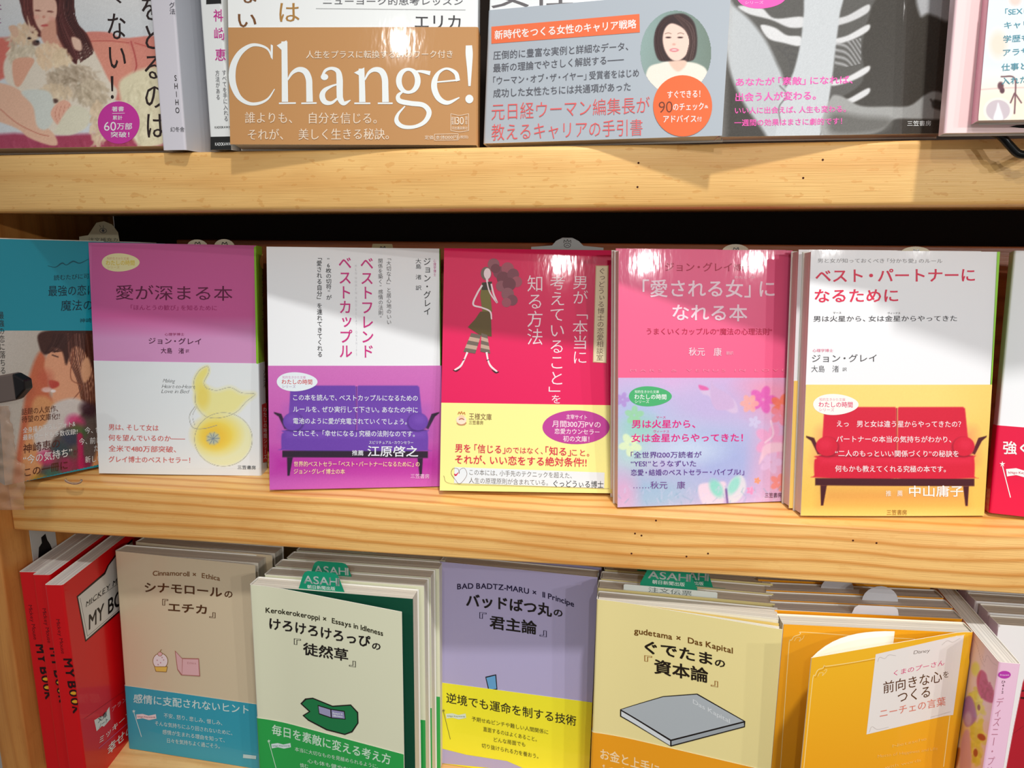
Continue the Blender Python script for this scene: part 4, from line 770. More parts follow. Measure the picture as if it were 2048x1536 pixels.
# ------------------------------------------------------------------ lower row
reds = ['red notebook spine out, nearest the cover with the white title plate', 'red notebook spine out, squeezed in the middle of the red trio', 'red notebook spine out, leftmost and against the pine upright']
for k, (x, y, lab) in enumerate([(-331, -20, reds[0]), (-348.6, -8.6, reds[1]), (-360.2, -6.3, reds[2])]):
    b = Book(lab, (x, y, -366, 1.69, 0, 0), 105, 148, 11.3, 'L', (224, 12, 22), (214, 10, 20), pages=(228, 222, 216), group='red notebooks', crop=(0, 1020, 2.978), name='notebook')
    dx = (0, -82, -165)[k]; dy = (0, -64, -84)[k]
    p = Print(b.spsheet(), .1); D = (40, 6, 10)
    p.text('Mickey Mouse', 345+dx, 650+dy, 378+dx, 856+dy, 22, (110, 8, 18), 0, side=True)
    for t, y0, y1 in (('MY', 880, 1000), ('BOOK', 1015, 1215)):
        n = len(t)
        for i, ch in enumerate(t):
            yc = y0+(i+.5)*(y1-y0)/n+dy; xc = 398+dx+(yc-dy-880)*.19; hh = (y1-y0)/n*.43
            p.text(ch, xc, yc-hh, xc+hh*.3, yc+hh, 50, D, .035, side=True)
            if ch == 'O': p.ell(xc+2, yc, 20, 9, (226, 170, 40))
    p.build('spine_lettering', b.cover)
    if k == 0:
        p = Print(b.sheet(), .1)
        p.poly([(456, 514), (620, 372), (640, 330), (690, 260), (790, 170), (790, 540), (508, 786)], D); p.poly([(464, 518), (626, 382), (648, 330), (694, 270), (790, 184), (790, 526), (512, 772)], (226, 222, 214))
        p.brush([(476, 524), (520, 752)], 2, D); p.brush([(520, 752), (790, 520)], 2, D); p.brush([(520, 572), (700, 440)], 2, D)
        p.text('MICKEY MOUSE', 512, 562, 800, 340, 34, BK, .01, slant=.1, latgap=.16); p.text('MY BOOK', 528, 668, 830, 424, 92, (24, 20, 20), .016)
        p.brush([(498, 1246), (740, 1076)], 1.6, (150, 30, 40)); p.poly([(560, 1252), (605, 1226), (612, 1232), (650, 1172), (656, 1246), (618, 1290), (606, 1286), (574, 1318)], (232, 228, 220)); p.text('文庫', 582, 1254, 636, 1212, 34, BK, .014); p.text('ノート', 588, 1290, 640, 1246, 26, BK, .012)
        p.text('アラン×', 665, 1190, 770, 1106, 30, (230, 160, 170)); p.text('ミッキーマウス', 590, 1376, 860, 1130, 40, (240, 236, 228), .008); p.brush([(586, 1420), (770, 1260)], 4, (214, 90, 130)); p.text('幸せの言葉', 640, 1434, 900, 1180, 62, (240, 236, 228), .012)
        p.build('cover_lettering', b.cover)

def cuppa(p):
    GB = (150, 110, 60); p.ell(390, 846, 50, 52, GB); p.ell(390, 846, 46, 48, (236, 222, 222)); p.poly([(350, 880), (438, 880), (430, 918), (360, 914)], GB); p.poly([(354, 884), (434, 884), (427, 914), (364, 911)], (230, 190, 90)); p.ell(388, 800, 16, 15, GB); p.ell(388, 800, 13, 12, (230, 180, 180)); p.brush([(388, 790), (392, 776), (400, 772)], 3, GB)
    for x, y in ((370, 840), (392, 856), (412, 838), (376, 868), (402, 822)): p.ell(x, y, 4, 4, (200, 140, 150))
    p.poly([(484, 776), (530, 826), (640, 828), (648, 944), (525, 936), (500, 900)], (176, 110, 100)); p.poly([(490, 786), (532, 832), (530, 930), (504, 896)], (222, 176, 176)); p.poly([(536, 832), (636, 834), (642, 938), (532, 932)], (226, 178, 180)); p.text('Ethica', 566, 856, 622, 858, 14, (190, 130, 130))
b = Book('beige paperback with rounded spine, brown title and turquoise band', (-331.6, 23, -365.5, -.018, .046, -.003), 105, 148, 12, 'L', (214, 196, 164), (210, 190, 160), back=(90, 110, 120), band=(52, 158, 180), bandh=48.5, crop=(200, 1060, 3.228), open=.05, ramp=10)
p = Print(b.sheet()); BB = (84, 48, 20)
p.text('Cinnamoroll × Ethica', 340, 280, 775, 312, 32, (128, 90, 56), .022, arc=14, latgap=.09)
p.text('シナモロール', 288, 370, 788, 404, 66, BB, .024, arc=6); p.text('の', 804, 412, 856, 414, 50, BB, .02); p.text('『', 402, 474, 440, 476, 56, BB, .004); p.text('エチカ', 440, 496, 690, 514, 62, BB, .024); p.text('』', 706, 540, 746, 543, 50, BB, .004)
cuppa(p); p.build('cover_lettering', b.cover)
p = Print(b.sheet('band')); CT_ = (206, 226, 222)
p.text('感情に支配されないヒント', 216, 1086, 960, 1160, 58, CT_, .014); flag(p, 218, 1178, 268, 1336, .95, CT_, (232, 214, 214), (150, 60, 70))
for t, x0, x1, y0, y1 in (('不安、怒り、悲しみ、憎しみ、', 412, 790, 1196, 1246), ('そんな気持ちにふり回されないために、', 355, 855, 1246, 1310), ('感情が生まれる理由を知って、', 404, 806, 1302, 1356), ('日々を気持ちよく過ごそう。', 434, 774, 1358, 1396)): p.text(t, x0, y0, x1, y1, 30, CT_, .004)
p.poly([(926, 1446), (1010, 1456), (1008, 1478), (924, 1470)], (190, 214, 214)); p.build('band_lettering', b.band)
b.copies([(4, 16, 0, 'beige paperback copy just behind the one with the turquoise band')])
b = Book('cream-paged paperback at the very back of the left stack', (-316, 84, -365.5, 0, .03, 0), 105, 150, 13, 'L', (196, 190, 170), (180, 180, 170)); 

b = Book('cream paperback with green band, its front cover sprung open to the right', (-217.2, -8, -365.5, -.02, .03, 0), 105, 148, 12, 'L', (226, 226, 196), (224, 224, 204), band=(44, 164, 76), bandh=57, crop=(490, 1060, 3.227), open=.2, ramp=26)
lf = mesh('endpaper', [(1.5, .25, .8), (104.6, .25, .8), (104.6, .25, 147.2), (1.5, .25, 147.2), (1.5, .42, .8), (104.6, .42, .8), (104.6, .42, 147.2), (1.5, .42, 147.2)], [(0, 1, 2, 3), (7, 6, 5, 4), (0, 4, 5, 1), (1, 5, 6, 2), (2, 6, 7, 3), (3, 7, 4, 0)])
link('endpaper', lf, b.root, [mat((14, 74, 54), .5)], label='dark green endpaper')
p = Print(b.sheet(), .1); G0 = (44, 40, 20)
p.text('Kerokerokeroppi × Essays in Idleness', 125, 522, 890, 668, 34, G0, .022, arc=-2+18, latgap=.09)
p.text('けろけろけろっぴ', 148, 610, 808, 726, 76, BK, .026, arc=4); p.text('の', 818, 748, 874, 754, 50, BK, .024); p.text('『', 306, 736, 352, 740, 54, BK, .002); p.text('徒然草', 366, 772, 662, 814, 78, BK, .022); p.text('』', 668, 856, 712, 862, 54, BK, .002)
p.poly([(348, 1130), (380, 1096), (430, 1090), (560, 1140), (680, 1130), (728, 1180), (730, 1250), (690, 1310), (640, 1328), (520, 1300), (400, 1240), (362, 1206), (404, 1180)], BK); p.poly([(360, 1130), (388, 1104), (430, 1098), (560, 1148), (678, 1138), (720, 1184), (722, 1248), (684, 1302), (640, 1320), (524, 1292), (404, 1232), (374, 1208), (416, 1180)], (30, 122, 70))
p.poly([(462, 1136), (548, 1160), (552, 1222), (470, 1196)], BK); p.poly([(548, 1160), (640, 1172), (646, 1228), (552, 1222)], BK); p.poly([(468, 1144), (545, 1166), (548, 1214), (474, 1190)], (160, 156, 190)); p.poly([(553, 1167), (634, 1178), (640, 1222), (556, 1216)], (150, 146, 186)); p.text('Essays in', 562, 1186, 626, 1192, 12, WH, .01); p.text('Idleness', 562, 1202, 626, 1208, 12, WH, .01)
p.build('cover_lettering', b.cover)
p = Print(b.sheet('band'), .1); GW = (204, 230, 206)
p.text('毎日を素敵に変える考え方', 166, 1296, 940, 1484, 66, GW, .016); flag(p, 148, 1376, 196, 1560, .9, GW, (214, 228, 226), (90, 120, 110)); p.text('本当に大切なものを見極められるように、', 312, 1424, 860, 1530, 28, GW, .004); p.text('心も体も健やかに', 396, 1498, 700, 1556, 28, GW, .004); p.text('慎む', 346, 1528, 400, 1536, 28, GW, .004)
p.build('band_lettering', b.band)
b.open = 0; kx = Book('cream and green paperback, second in the deep stack', (-214.5, 6.2, -365.5, -.01, .03, 0), 105, 148, 12, 'L', (226, 226, 196), (60, 110, 84), band=(44, 164, 76), bandh=57, pages=(232, 228, 214))
kx.copies([(1, 12.6, 0, 'cream and green paperback, third in the deep stack'), (3.5, 25.2, .0, 'cream and green paperback, fourth in the deep stack'), (4.5, 38, 0, 'cream and green paperback, fifth in the deep stack'), (6, 51, 1, 'cream and green paperback, last in the deep stack')])

b = Book('lavender paperback with bright yellow band, its top corner under the middle board', (-109.7, 39.6, -365.5, -.061, .043, -.008), 105, 148, 12, 'L', (178, 170, 206), (172, 164, 202), band=(240, 232, 50), bandh=61, crop=(840, 1060, 3.226))
p = Print(b.sheet()); V0 = (34, 24, 60)
p.text('BAD BADTZ-MARU × Il Principe', 240, 364, 994, 478, 36, V0, .022, arc=42, latgap=.09)
p.text('バッドばつ丸', 298, 452, 852, 520, 82, BK, .03, arc=8); p.text('の', 862, 528, 920, 538, 52, BK, .026); p.text('『', 384, 558, 430, 562, 56, V0, .002); p.text('君主論', 450, 592, 754, 632, 84, BK, .026); p.text('』', 772, 656, 818, 662, 56, V0, .002)
p.poly([(422, 946), (492, 930), (500, 1028), (442, 1036)], BK); p.poly([(428, 952), (486, 938), (494, 1022), (447, 1029)], (100, 160, 206))
p.poly([(540, 1510), (600, 1514), (622, 1522), (620, 1536), (540, 1536)], (40, 34, 60)); p.build('cover_lettering', b.cover)
shb = b.sheet('band'); p = Print(shb, .12); YB = (50, 46, 30)
# the band slopes: a lavender strip of cover shows beneath it
p.poly([(118, 1404), (300, 1450), (560, 1490), (720, 1560), (118, 1560)], (178, 170, 206))
p.text('逆境でも運命を制する技術', 170, 1080, 1008, 1232, 66, YB, .01); flag(p, 152, 1172, 196, 1350, .95, (130, 126, 60), (214, 226, 210), (110, 130, 90))
for t, x0, x1, y0, y1 in (('予期せぬピンチや難しい人間関係に', 334, 828, 1216, 1304), ('直面するのはよくあること。', 408, 754, 1282, 1350), ('どんな局面でも', 476, 680, 1350, 1384), ('切り抜けられる力を養おう。', 398, 764, 1388, 1460)): p.text(t, x0, y0, x1, y1, 30, (96, 92, 40), .002)
p.build('band_lettering', b.band)
b.copies([(1.5, 13.5, .5, 'lavender paperback copy behind the yellow-banded one'), (2.5, 27, .5, 'lavender paperback, hindmost of its stack')])

def gbook(p):
    LN = BK; p.poly([(268, 1150), (560, 1060), (790, 1040), (1114, 1222), (1112, 1262), (612, 1400), (268, 1198)], LN)
    p.poly([(276, 1152), (560, 1066), (786, 1047), (1102, 1222), (612, 1352)], (176, 182, 186)); p.poly([(276, 1162), (606, 1362), (606, 1392), (276, 1194)], (214, 218, 220)); p.poly([(616, 1362), (1104, 1232), (1106, 1256), (616, 1390)], (160, 166, 170)); p.text('Das Kapital', 760, 1090, 1010, 1222, 30, (214, 218, 220), .01)
b = Book('pale yellow paperback with orange band and a grey book drawn on its cover', (-3.5, 5.5, -365.5, -.06, .02, 0), 105, 148, 12, 'L', (238, 222, 156), (238, 222, 156), band=(240, 160, 30), bandh=59.5, crop=(1160, 1080, 3.369), open=.16, ramp=30)
for q in range(3):
    n = 14; V = []; F = []; b.open = (.03, .075, .115)[q]
    for i in range(n+1):
        x_, y_ = b.front_xy(1.2+102.3*i/n, -.5); V += [(x_, y_, .8), (x_, y_, 147.3)]
    for i in range(n): F.append((2*i, 2*i+2, 2*i+3, 2*i+1))
    o = link('loose_leaf', mesh('loose_leaf', V, F), b.root, [mat([(244, 238, 214), (236, 206, 120), (246, 240, 222)][q], .6)]); md = o.modifiers.new('t', 'SOLIDIFY'); md.thickness = .00015
b.open = .16
p = Print(b.sheet(), .1); OR = (150, 90, 10)
p.text('gudetama × Das Kapital', 362, 618, 1030, 748, 40, (110, 70, 16), .022, arc=10, latgap=.09)
p.text('ぐでたま', 432, 728, 892, 810, 86, (36, 26, 16), .026, arc=6); p.text('の', 908, 828, 978, 838, 56, (36, 26, 16), .024); p.text('『', 432, 814, 484, 820, 56, OR, .002); p.text('資本論', 498, 858, 864, 920, 96, (36, 26, 16), .024); p.text('』', 882, 960, 930, 968, 56, OR, .002)
gbook(p); p.build('cover_lettering', b.cover)
p = Print(b.sheet('band'), .1); p.text('お金と上手につきあう', 136, 1444, 800, 1640, 72, (250, 220, 170), .016); flag(p, 158, 1534, 200, 1700, .9, (250, 220, 170), (250, 236, 210), (160, 110, 60)); p.build('band_lettering', b.band)
gx = Book('pale yellow paperback, second from the front under the green order tab', (-3.5, 19.0, -365.5, -.05, .03, 0), 105, 148, 12, 'L', (232, 216, 150), (200, 190, 130), band=(240, 160, 30), bandh=59.5)
gx.copies([(1, 12.8, 0, 'pale yellow paperback, third from the front'), (2.5, 25.6, .4, 'pale yellow paperback, fourth from the front, in shade'), (3, 39, 1, 'pale yellow paperback, hindmost under the board')])

# amber books: the front one has its cover sprung open to the left
b = Book('amber paperback with its cover sprung open and a white title plate', (100.8, -4.5, -365.5, .05, .0, 0), 103.5, 148, 11, 'R', (246, 182, 34), (240, 160, 30), crop=(1530, 1100, 3.523), open=.36, ramp=12, inner=(246, 240, 220))
sh = b.sheet(); A = Art(sh, 180, 540, 1440, 1560, 12, (248, 188, 38)); A.vgrad(700, 1560, (244, 168, 26)); A.build('cover_tint', b.cover)
p = Print(sh, .1); FR = (252, 224, 150)
p.brush([(1420, 605), (1100, 680), (780, 768), (450, 818), (420, 812), (408, 832), (372, 846), (352, 884), (340, 890), (326, 1000), (270, 1560)], 5, FR, 6); p.brush([(780, 778), (455, 828), (424, 822), (414, 842), (380, 856), (362, 892), (350, 900)], 2.5, (200, 130, 30), 6)
p.brush([(372, 890), (384, 868), (410, 866), (404, 886), (428, 862), (436, 842), (416, 850)], 3, FR); p.brush([(1316, 1180), (1270, 1540)], 5, FR)
p.poly([(786, 740), (1414, 606), (1336, 1172), (720, 1306)], (238, 230, 224))
p.text('Disney', 1060, 730, 1176, 716, 26, (70, 50, 30), -.01, slant=.25); p.text('くまのプーさん', 915, 876, 1280, 804, 40, (220, 60, 120), .002, slant=.1); p.text('前向きな心', 840, 978, 1262, 900, 84, (90, 50, 20), .004); p.text('を', 1270, 892, 1310, 886, 48, (90, 50, 20)); p.text('つくる', 944, 1048, 1176, 1006, 84, (90, 50, 20), .004); p.text('ニーチェの言葉', 816, 1160, 1288, 1076, 62, (226, 130, 110), .002)
for q in ([(800, 790), (815, 760), (850, 770), (880, 745), (930, 750)], [(1260, 680), (1300, 650), (1340, 660), (1390, 630)], [(740, 1290), (760, 1250), (800, 1270), (880, 1255)], [(1180, 1190), (1220, 1180), (1260, 1170), (1320, 1150)]): p.brush(q, 2.5, (206, 196, 190))
for t, x0, x1, y in (('Nietzsche', 905, 1150, 1370), ('Motto of Happiness and Life', 800, 1230, 1440), ('with words', 850, 1110, 1520)): p.text(t, x0, y+20, x1, y-30, 22, (250, 206, 110), -.01)
p.build('cover_lettering', b.cover)
FR = (252, 224, 150)
b.open = 0; iv, jf = box_data(1.2, 103, -.02, .42, .75, 147.25); link('inner_cover', mesh('inner_cover', iv, jf), b.root, [gloss((244, 170, 30))], label='amber inner cover with thin cream frame lines')
ish = Sheet(lambda u, v, e: (u, -.02-e, v), 103.5, 148, b.M, (1530, 1100, 3.523), [(1555.5, 1239), (1936, 1256), (1523, 1676), (1880, 1702)]); p = Print(ish, .06)
p.brush([(1020, 596), (600, 574), (245, 550), (222, 558), (212, 568), (176, 580), (160, 604), (148, 610), (138, 700), (90, 1560)], 5, FR, 6); p.brush([(178, 610), (196, 586), (222, 590), (212, 612), (238, 592), (246, 572)], 3, FR); p.build('inner_lettering', b.root)
b.open = .36; V = []; F = []; ns = 10
for i in range(ns+1):
    t_ = i/ns; d_ = 103-58*t_; x_, y_ = b.front_xy(d_, -.6); y_ = y_+(-1.2-y_)*(1-(1-t_)**1.7)*.93; V += [(x_, y_, .8), (x_, y_, 147.4)]
for i in range(ns): F.append((2*i, 2*i+2, 2*i+3, 2*i+1))
o = link('cover_flap', mesh('cover_flap', V, F, smooth=True), b.root, [mat((248, 242, 222), .6)], label='folded-in cream cover flap'); md = o.modifiers.new('t', 'SOLIDIFY'); md.thickness = .0002
b.open = 0
c2 = Book('amber paperback standing second, closed, with thin cream frame lines', (100.2, 7.6, -365.5, .045, .02, 0), 105, 148, 11.5, 'R', (242, 164, 26), (236, 156, 40), crop=(1530, 1100, 3.523), corners=[(1555.5, 1239), (1936, 1256), (1523, 1676), (1880, 1702)], pages=(216, 208, 200))
p = Print(c2.sheet(), .1); p.brush([(1020, 596), (600, 574), (245, 550), (222, 558), (212, 568), (176, 580), (160, 604), (148, 610), (138, 700), (90, 1560)], 5, FR, 6); p.brush([(178, 610), (196, 586), (222, 590), (212, 612), (238, 592), (246, 572)], 3, FR); p.build('cover_lettering', c2.cover)
c2.copies([(.5, 12.4, 0, 'amber paperback, third from the front with a rounded grey tab'), (1, 25, 0, 'amber paperback, fourth from the front'), (-1, 38, .5, 'amber paperback, hindmost in the shade')])

b = Book('pale pink book standing spine out with pink and purple flowers on its cover', (207.2, 77, -366, -1.602, 0, 0), 105, 148, 10.5, 'R', (250, 216, 218), (244, 200, 222), crop=(1530, 1100, 3.523), corners=[(1851, 1144), (1993, 1324), (1799, 1541), (1919, 1804)], pages=(238, 234, 226))
sh = b.sheet(crop=(1850, 1180, 4.313)); A = Art(sh, 180, 310, 640, 1640, 5.5, (250, 220, 216)); A.hgrad(380, 640, (248, 206, 222)); A.ell(300, 1200, 120, 300, (246, 214, 170), 1.1)
A.fur(420, 1150, 60, 330, (236, 220, 90), 90, 40, 1.4, 16, 14); A.ell(425, 680, 34, 60, (240, 230, 130), .5); A.poly([(440, 740), (470, 690), (510, 720), (530, 800), (570, 860), (572, 960), (520, 960), (460, 910), (436, 820)], (206, 60, 130), 8); A.fur(505, 850, 50, 80, (190, 40, 110), 40, 22, 1, 6, 16)
A.poly([(330, 950), (370, 910), (400, 940), (420, 1010), (430, 1100), (390, 1160), (340, 1170), (316, 1080)], (176, 120, 186), 8); A.ell(360, 1110, 30, 60, (206, 170, 214), .6); A.poly([(320, 1230), (370, 1230), (380, 1540), (300, 1640), (290, 1400)], (222, 170, 206), 10)
A.ell(470, 1265, 36, 26, (180, 50, 60), .4, .6); A.ell(420, 1400, 18, 34, (170, 60, 60), .4); A.ell(450, 1010, 12, 26, (150, 70, 60), .4); A.poly([(225, 1400), (290, 1360), (270, 1500), (230, 1560)], (190, 110, 50), 8); A.ell(280, 1180, 40, 90, (240, 190, 100), .7)
for q in ([(480, 560), (500, 620), (520, 560), (560, 620), (600, 650)], [(410, 420), (440, 480), (470, 600), (500, 660)], [(340, 640), (350, 740), (340, 810)]): A.line(q, 3, (206, 170, 180), 3)
A.build('cover_picture', b.cover)
p = Print(b.spsheet(), .1); p.ell(1687, 878, 44, 27, (190, 60, 170)); p.text('Princess', 1656, 880, 1720, 878, 14, (240, 200, 230), .0); p.vtext('ひ412', 1680, 920, 1672, 1010, 30, (90, 60, 70)); p.vtext('ディズニー・プリンセス', 1658, 1040, 1545, 1790, 50, (196, 130, 150), -.006); p.build('spine_lettering', b.cover)

b = Book('white and dark red paperback at the lower right corner, behind the pink spine', (222, 7, -365.5, .0, .03, 0), 105, 148, 12, 'L', (238, 236, 232), (230, 226, 220), crop=(1850, 1180, 4.313))
A = Art(b.sheet(), 600, 320, 900, 1600, 6, (238, 236, 232)); A.poly([(842, 800), (900, 640), (960, 1700), (660, 1700), (700, 1536), (770, 1160)], (176, 30, 44), 3, False); A.line([(830, 930), (900, 935)], 16, (30, 16, 16), 4); A.line([(838, 870), (900, 860)], 12, (40, 20, 20), 4); A.line([(760, 1240), (850, 1170)], 3, (120, 20, 30), 3)
A.build('cover_picture', b.cover)
b.copies([(1, 14, 0, 'paperback directly behind the white and dark red one, red-brown cover edge'), (0, 28, 0, 'third paperback back in the lower right corner'), (1, 42, 1, 'fourth paperback back in the lower right corner')])

# ------------------------------------------------------------------ order slips (folded cards with a tab standing out of the books)
def slip(name, label, M, x, y, ztop, w_, h_, tab, color, letters=None, lettercol=WH, group=None, depth=30, mark=None, cat='order slip'):
    """card in the plane y of a book; tab = list of (x,z) outline above the card top"""
    pts = [(x-w_/2, ztop-depth), (x+w_/2, ztop-depth), (x+w_/2, ztop)]+[(x+a, ztop+c) for a, c in tab]+[(x-w_/2, ztop)]
    n = len(pts); V = [(a, y, c) for a, c in pts]+[(a, y+.3, c) for a, c in pts]; tri = fan(pts)
    F = [tuple(t) for t in tri]+[tuple(n+i for i in reversed(t)) for t in tri]+[(i, n+i, n+(i+1) % n, (i+1) % n) for i in range(n)]
    me = mesh(name, V, F)
    import bmesh
    bm = bmesh.new(); bm.from_mesh(me); bmesh.ops.recalc_face_normals(bm, faces=bm.faces); bm.to_mesh(me); bm.free()
    o = link(name, me, None, [mat(color, .5)]); o.matrix_world = M; o['label'] = label; o['category'] = cat
    if group: o['group'] = group
    S = lambda u, v, e: (x+u, y-.05-e, ztop+v)
    class Q: pass
    sh = Q(); sh.S = S; sh.w = 99; sh.h = 99; sh.uv = lambda P: np.c_[np.asarray(P)[:, 0]*.1, -np.asarray(P)[:, 1]*.1]
    if letters or mark:
        p = Print(sh, .05); p.sh.w = 1e3; p.sh.h = 1e3

        def add(P, F, color, Z=None, clamp=False):
            m = ink(color)
            if m not in p.mats: p.mats.append(m)
            u = np.c_[np.asarray(P)[:, 0]*.1, -np.asarray(P)[:, 1]*.1]; k = len(p.V); p.V += [S(a, b_, .05+p.lv) for a, b_ in u]; p.F += [tuple(i+k for i in f) for f in F]; p.mi += [p.mats.index(m)]*len(F); p.lv += .002
        p._add = add
        for (t, x0, x1, z, hh, wt) in (letters or []): p.text(t, x0*10, -z*10, x1*10, -z*10, hh*10, lettercol, wt)
        if mark == 'eye':
            t = np.linspace(0, 6.28, 14, endpoint=False); p.brush([(30+22*math.cos(a), -70+15*math.sin(a)) for a in t], 3.5, BK, closed=True); p.ell(30, -70, 9, 9, BK); p.brush([(18, -90), (10, -104)], 3, BK); p.brush([(34, -88), (34, -104)], 3, BK)
        if mark == 'king':
            p.brush([(-22, -26), (-20, -44), (-8, -34), (0, -48), (8, -34), (20, -44), (22, -26)], 3, BK); t = np.linspace(0, 6.28, 12, endpoint=False); p.brush([(20*math.cos(a), -12+14*math.sin(a)) for a in t], 3, BK, closed=True); p.brush([(-10, -8), (0, -14), (10, -8)], 3, BK)
        if mark == 'scribble': p.brush([(-16, -8), (-10, -24), (4, -16), (14, -26), (20, -6)], 5, BK)
        p.build('slip_lettering', o)
    return o
dome = lambda w_, h_, cx=0: [(cx+w_/2*math.cos(a), h_*math.sin(a)) for a in np.linspace(0, math.pi, 13)]
trap = [(14.6, 0), (11.2, 9.5), (9.8, 11.3), (7.5, 12), (-8.6, 12), (-10.6, 11), (-11.8, 9), (-15, 0)]
LA = [('ASAHI', -11.3, 11.6, 6.6, 5.2, .01), ('朝日新聞出版', -9.2, 8.8, 1.9, 2.5, 0)]
MK = pose(-217.2, -8, -365.5, -.02, .03, 0); GC = (20, 142, 106)
slip('order_slip', 'bright green tab with white capitals above the open cream book', MK, 46.5, 1.6, 147.2, 38, 0, trap, GC, LA)
MKx = pose(-214.5, 6.2, -365.5, -.01, .03, 0)
slip('order_slip', 'shaded dark green tab just behind the bright green one', MKx, 42, 7.6, 144.2, 46, 0, trap, GC, LA)
slip('order_slip', 'green tab at the back of the deep cream stack, under the board', MKx @ Matrix.Translation((.004, .038, 0)), 44, 7, 141, 44, 0, trap, GC, LA)
MG_ = pose(-3.5, 19.0, -365.5, -.05, .03, 0)
slip('order_slip', 'large green tab on a white slip above the pale yellow stack', MG_, 43, 2.2, 147.2+6, 34, 0, [(a*1.12, c*.9) for a, c in trap], GC, [('ASAHI', -12.5, 12.8, 5.6, 4.8, .01), ('朝日新聞出版', -9.8, 9.6, 1.0, 2.6, 0)])
slip('order_slip', 'white slip with small grey characters under the large green tab', MG_, 44, 1.6, 147.2+3.6, 56, 0, [(27, .5), (-27, .5)], (226, 232, 226), [('注文伝票', -13, 13, -1.6, 3.2, 0)], (110, 120, 116))
slip('order_slip', 'dim green tab half hidden behind the large one', MG_ @ Matrix.Translation((.001, .0128, 0)), 55, 3, 147.8, 44, 0, trap, GC, LA)
slip('order_slip', 'dark green tab farthest back above the pale yellow stack', MG_ @ Matrix.Translation((.0025, .0256, 0)), 36, 4, 148.2, 44, 0, trap, GC, LA)
MY = pose(100.2, 7.6, -365.5, .045, .02, 0)
slip('order_slip', 'white square-shouldered tab just behind the closed amber book', MY, 56, .9, 147.1, 50, 0, [(14, 0), (13, 4.4), (11, 6), (-9, 6), (-11, 4.4), (-12.5, 0)], (232, 232, 236))
slip('order_slip', 'rounded pale grey tab in the amber stack', MY @ Matrix.Translation((.0005, .0124, 0)), 66, 7, 146.9, 56, 0, dome(21, 10), (206, 208, 214))
slip('order_slip', 'rounded grey tab in the shade at the back of the amber stack', MY @ Matrix.Translation((.001, .025, 0)), 45, 8, 146.9, 50, 0, dome(20, 9), (196, 196, 200))
MR = pose(222, 7, -365.5, 0, .03, 0)
TT = (206, 200, 176)
M0_ = pose(-352, 34, -159, .139, .05, 0)
slip('order_slip', 'cream tab with an eye-like mark standing above the teal book', M0_, 21, 6, 149, 26, 0, [(13, 0), (12.5, 6), (9, 11), (4, 13), (-1, 12), (-7, 4), (-12.9, 3)], (176, 172, 146), [('注文補充カ', -7, 12, 1.2, 2.4, 0)], (60, 60, 50), mark='eye')
MB1 = pose(-327.4, 18.7, -158.1, .139, .09, -.012)
slip('order_slip', 'left one of two cream tabs peeking over the pink gourd book', MB1, 65, 8, 147.4, 30, 0, dome(13, 4.2), TT, mark='scribble')
slip('order_slip', 'right one of two cream tabs peeking over the pink gourd book', MB1, 82, 8.6, 147.6, 14, 0, dome(13, 4.6), TT, mark='scribble')
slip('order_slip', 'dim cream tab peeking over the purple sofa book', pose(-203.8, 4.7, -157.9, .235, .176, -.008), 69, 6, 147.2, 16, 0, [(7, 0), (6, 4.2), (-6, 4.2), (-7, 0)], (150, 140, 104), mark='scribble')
slip('order_slip', 'grey-blue card with a small crowned face over the crimson book', pose(-99.9, 15, -156.4, .12, .24, -.006), 76, 8, 151.3, 45, 0, [(22, 0), (10, 1), (7, 4), (3, 6), (-3, 6), (-7, 4), (-9.5, 1), (-22, 0)], (176, 186, 186), mark='king')
slip('order_slip', 'round cream tab peeking over the bright pink book', pose(7, 7.3, -158.1, .263, .134, -.006), 72, 6, 147.4, 20, 0, dome(17, 4.6), TT, mark='scribble')
slip('order_slip', 'low cream tab peeking over the red sofa book', pose(109.4, 9.6, -158.1, .156, .12, -.003), 62, 7, 147.0, 22, 0, dome(18, 4.2), TT, mark='scribble')

# ------------------------------------------------------------------ small things at the edges
def tube(name, pts, r, m, parent=None, n=10, **kw):
    P = np.array(pts, float); V = []; F = []
    for i, q in enumerate(P):
        d = P[min(i+1, len(P)-1)]-P[max(i-1, 0)]; d /= np.linalg.norm(d); a = np.cross(d, [.2, 1, .3]); a /= np.linalg.norm(a); c = np.cross(d, a)
        V += [tuple(q+r*(math.cos(t)*a+math.sin(t)*c)) for t in np.linspace(0, 2*math.pi, n, endpoint=False)]
    for i in range(len(P)-1):
        for k in range(n): F.append((i*n+k, i*n+(k+1) % n, (i+1)*n+(k+1) % n, (i+1)*n+k))
    F += [tuple(reversed(range(n))), tuple(range((len(P)-1)*n, len(P)*n))]
    return link(name, mesh(name, V, F, smooth=True), parent, [m], **kw)
BM = mat((16, 18, 18), .3)
a = at_y(1998, 270, -8); c = at_y(2036, 307, -10); e = at_y(2075, 314, -12)
st = empty('book_stand', Matrix.Translation((a[0]/1000, -.02, ZC+.046)), 'black rod book stand holding up the pastel book at the upper right', 'book stand')
I = st.matrix_world.inverted() @ Matrix.Translation((0, 0, ZC))
q = [(a[0]-6, 0, a[2]+4), tuple(a), tuple((a+c)/2), tuple(c), ((c[0]+e[0])/2, -11.5, (c[2]+e[2])/2), tuple(e), (e[0]+30, -12, e[2]+16), (e[0]+52, -6, e[2]+26)]
tube('front_rod', spline(q, 8), 1.9, BM, st, M=I)
tube('ledge_rod', [(166, -17, 46.8), (220, -20, 46.8), (268, -23, 46.8)], 1.1, BM, st, M=I)
tube('back_rod', [(a[0]-6, 0, a[2]+4), (a[0]-6, -12, 47.6), (a[0]-6, -17, 46.9)], 1.3, BM, st, M=I)
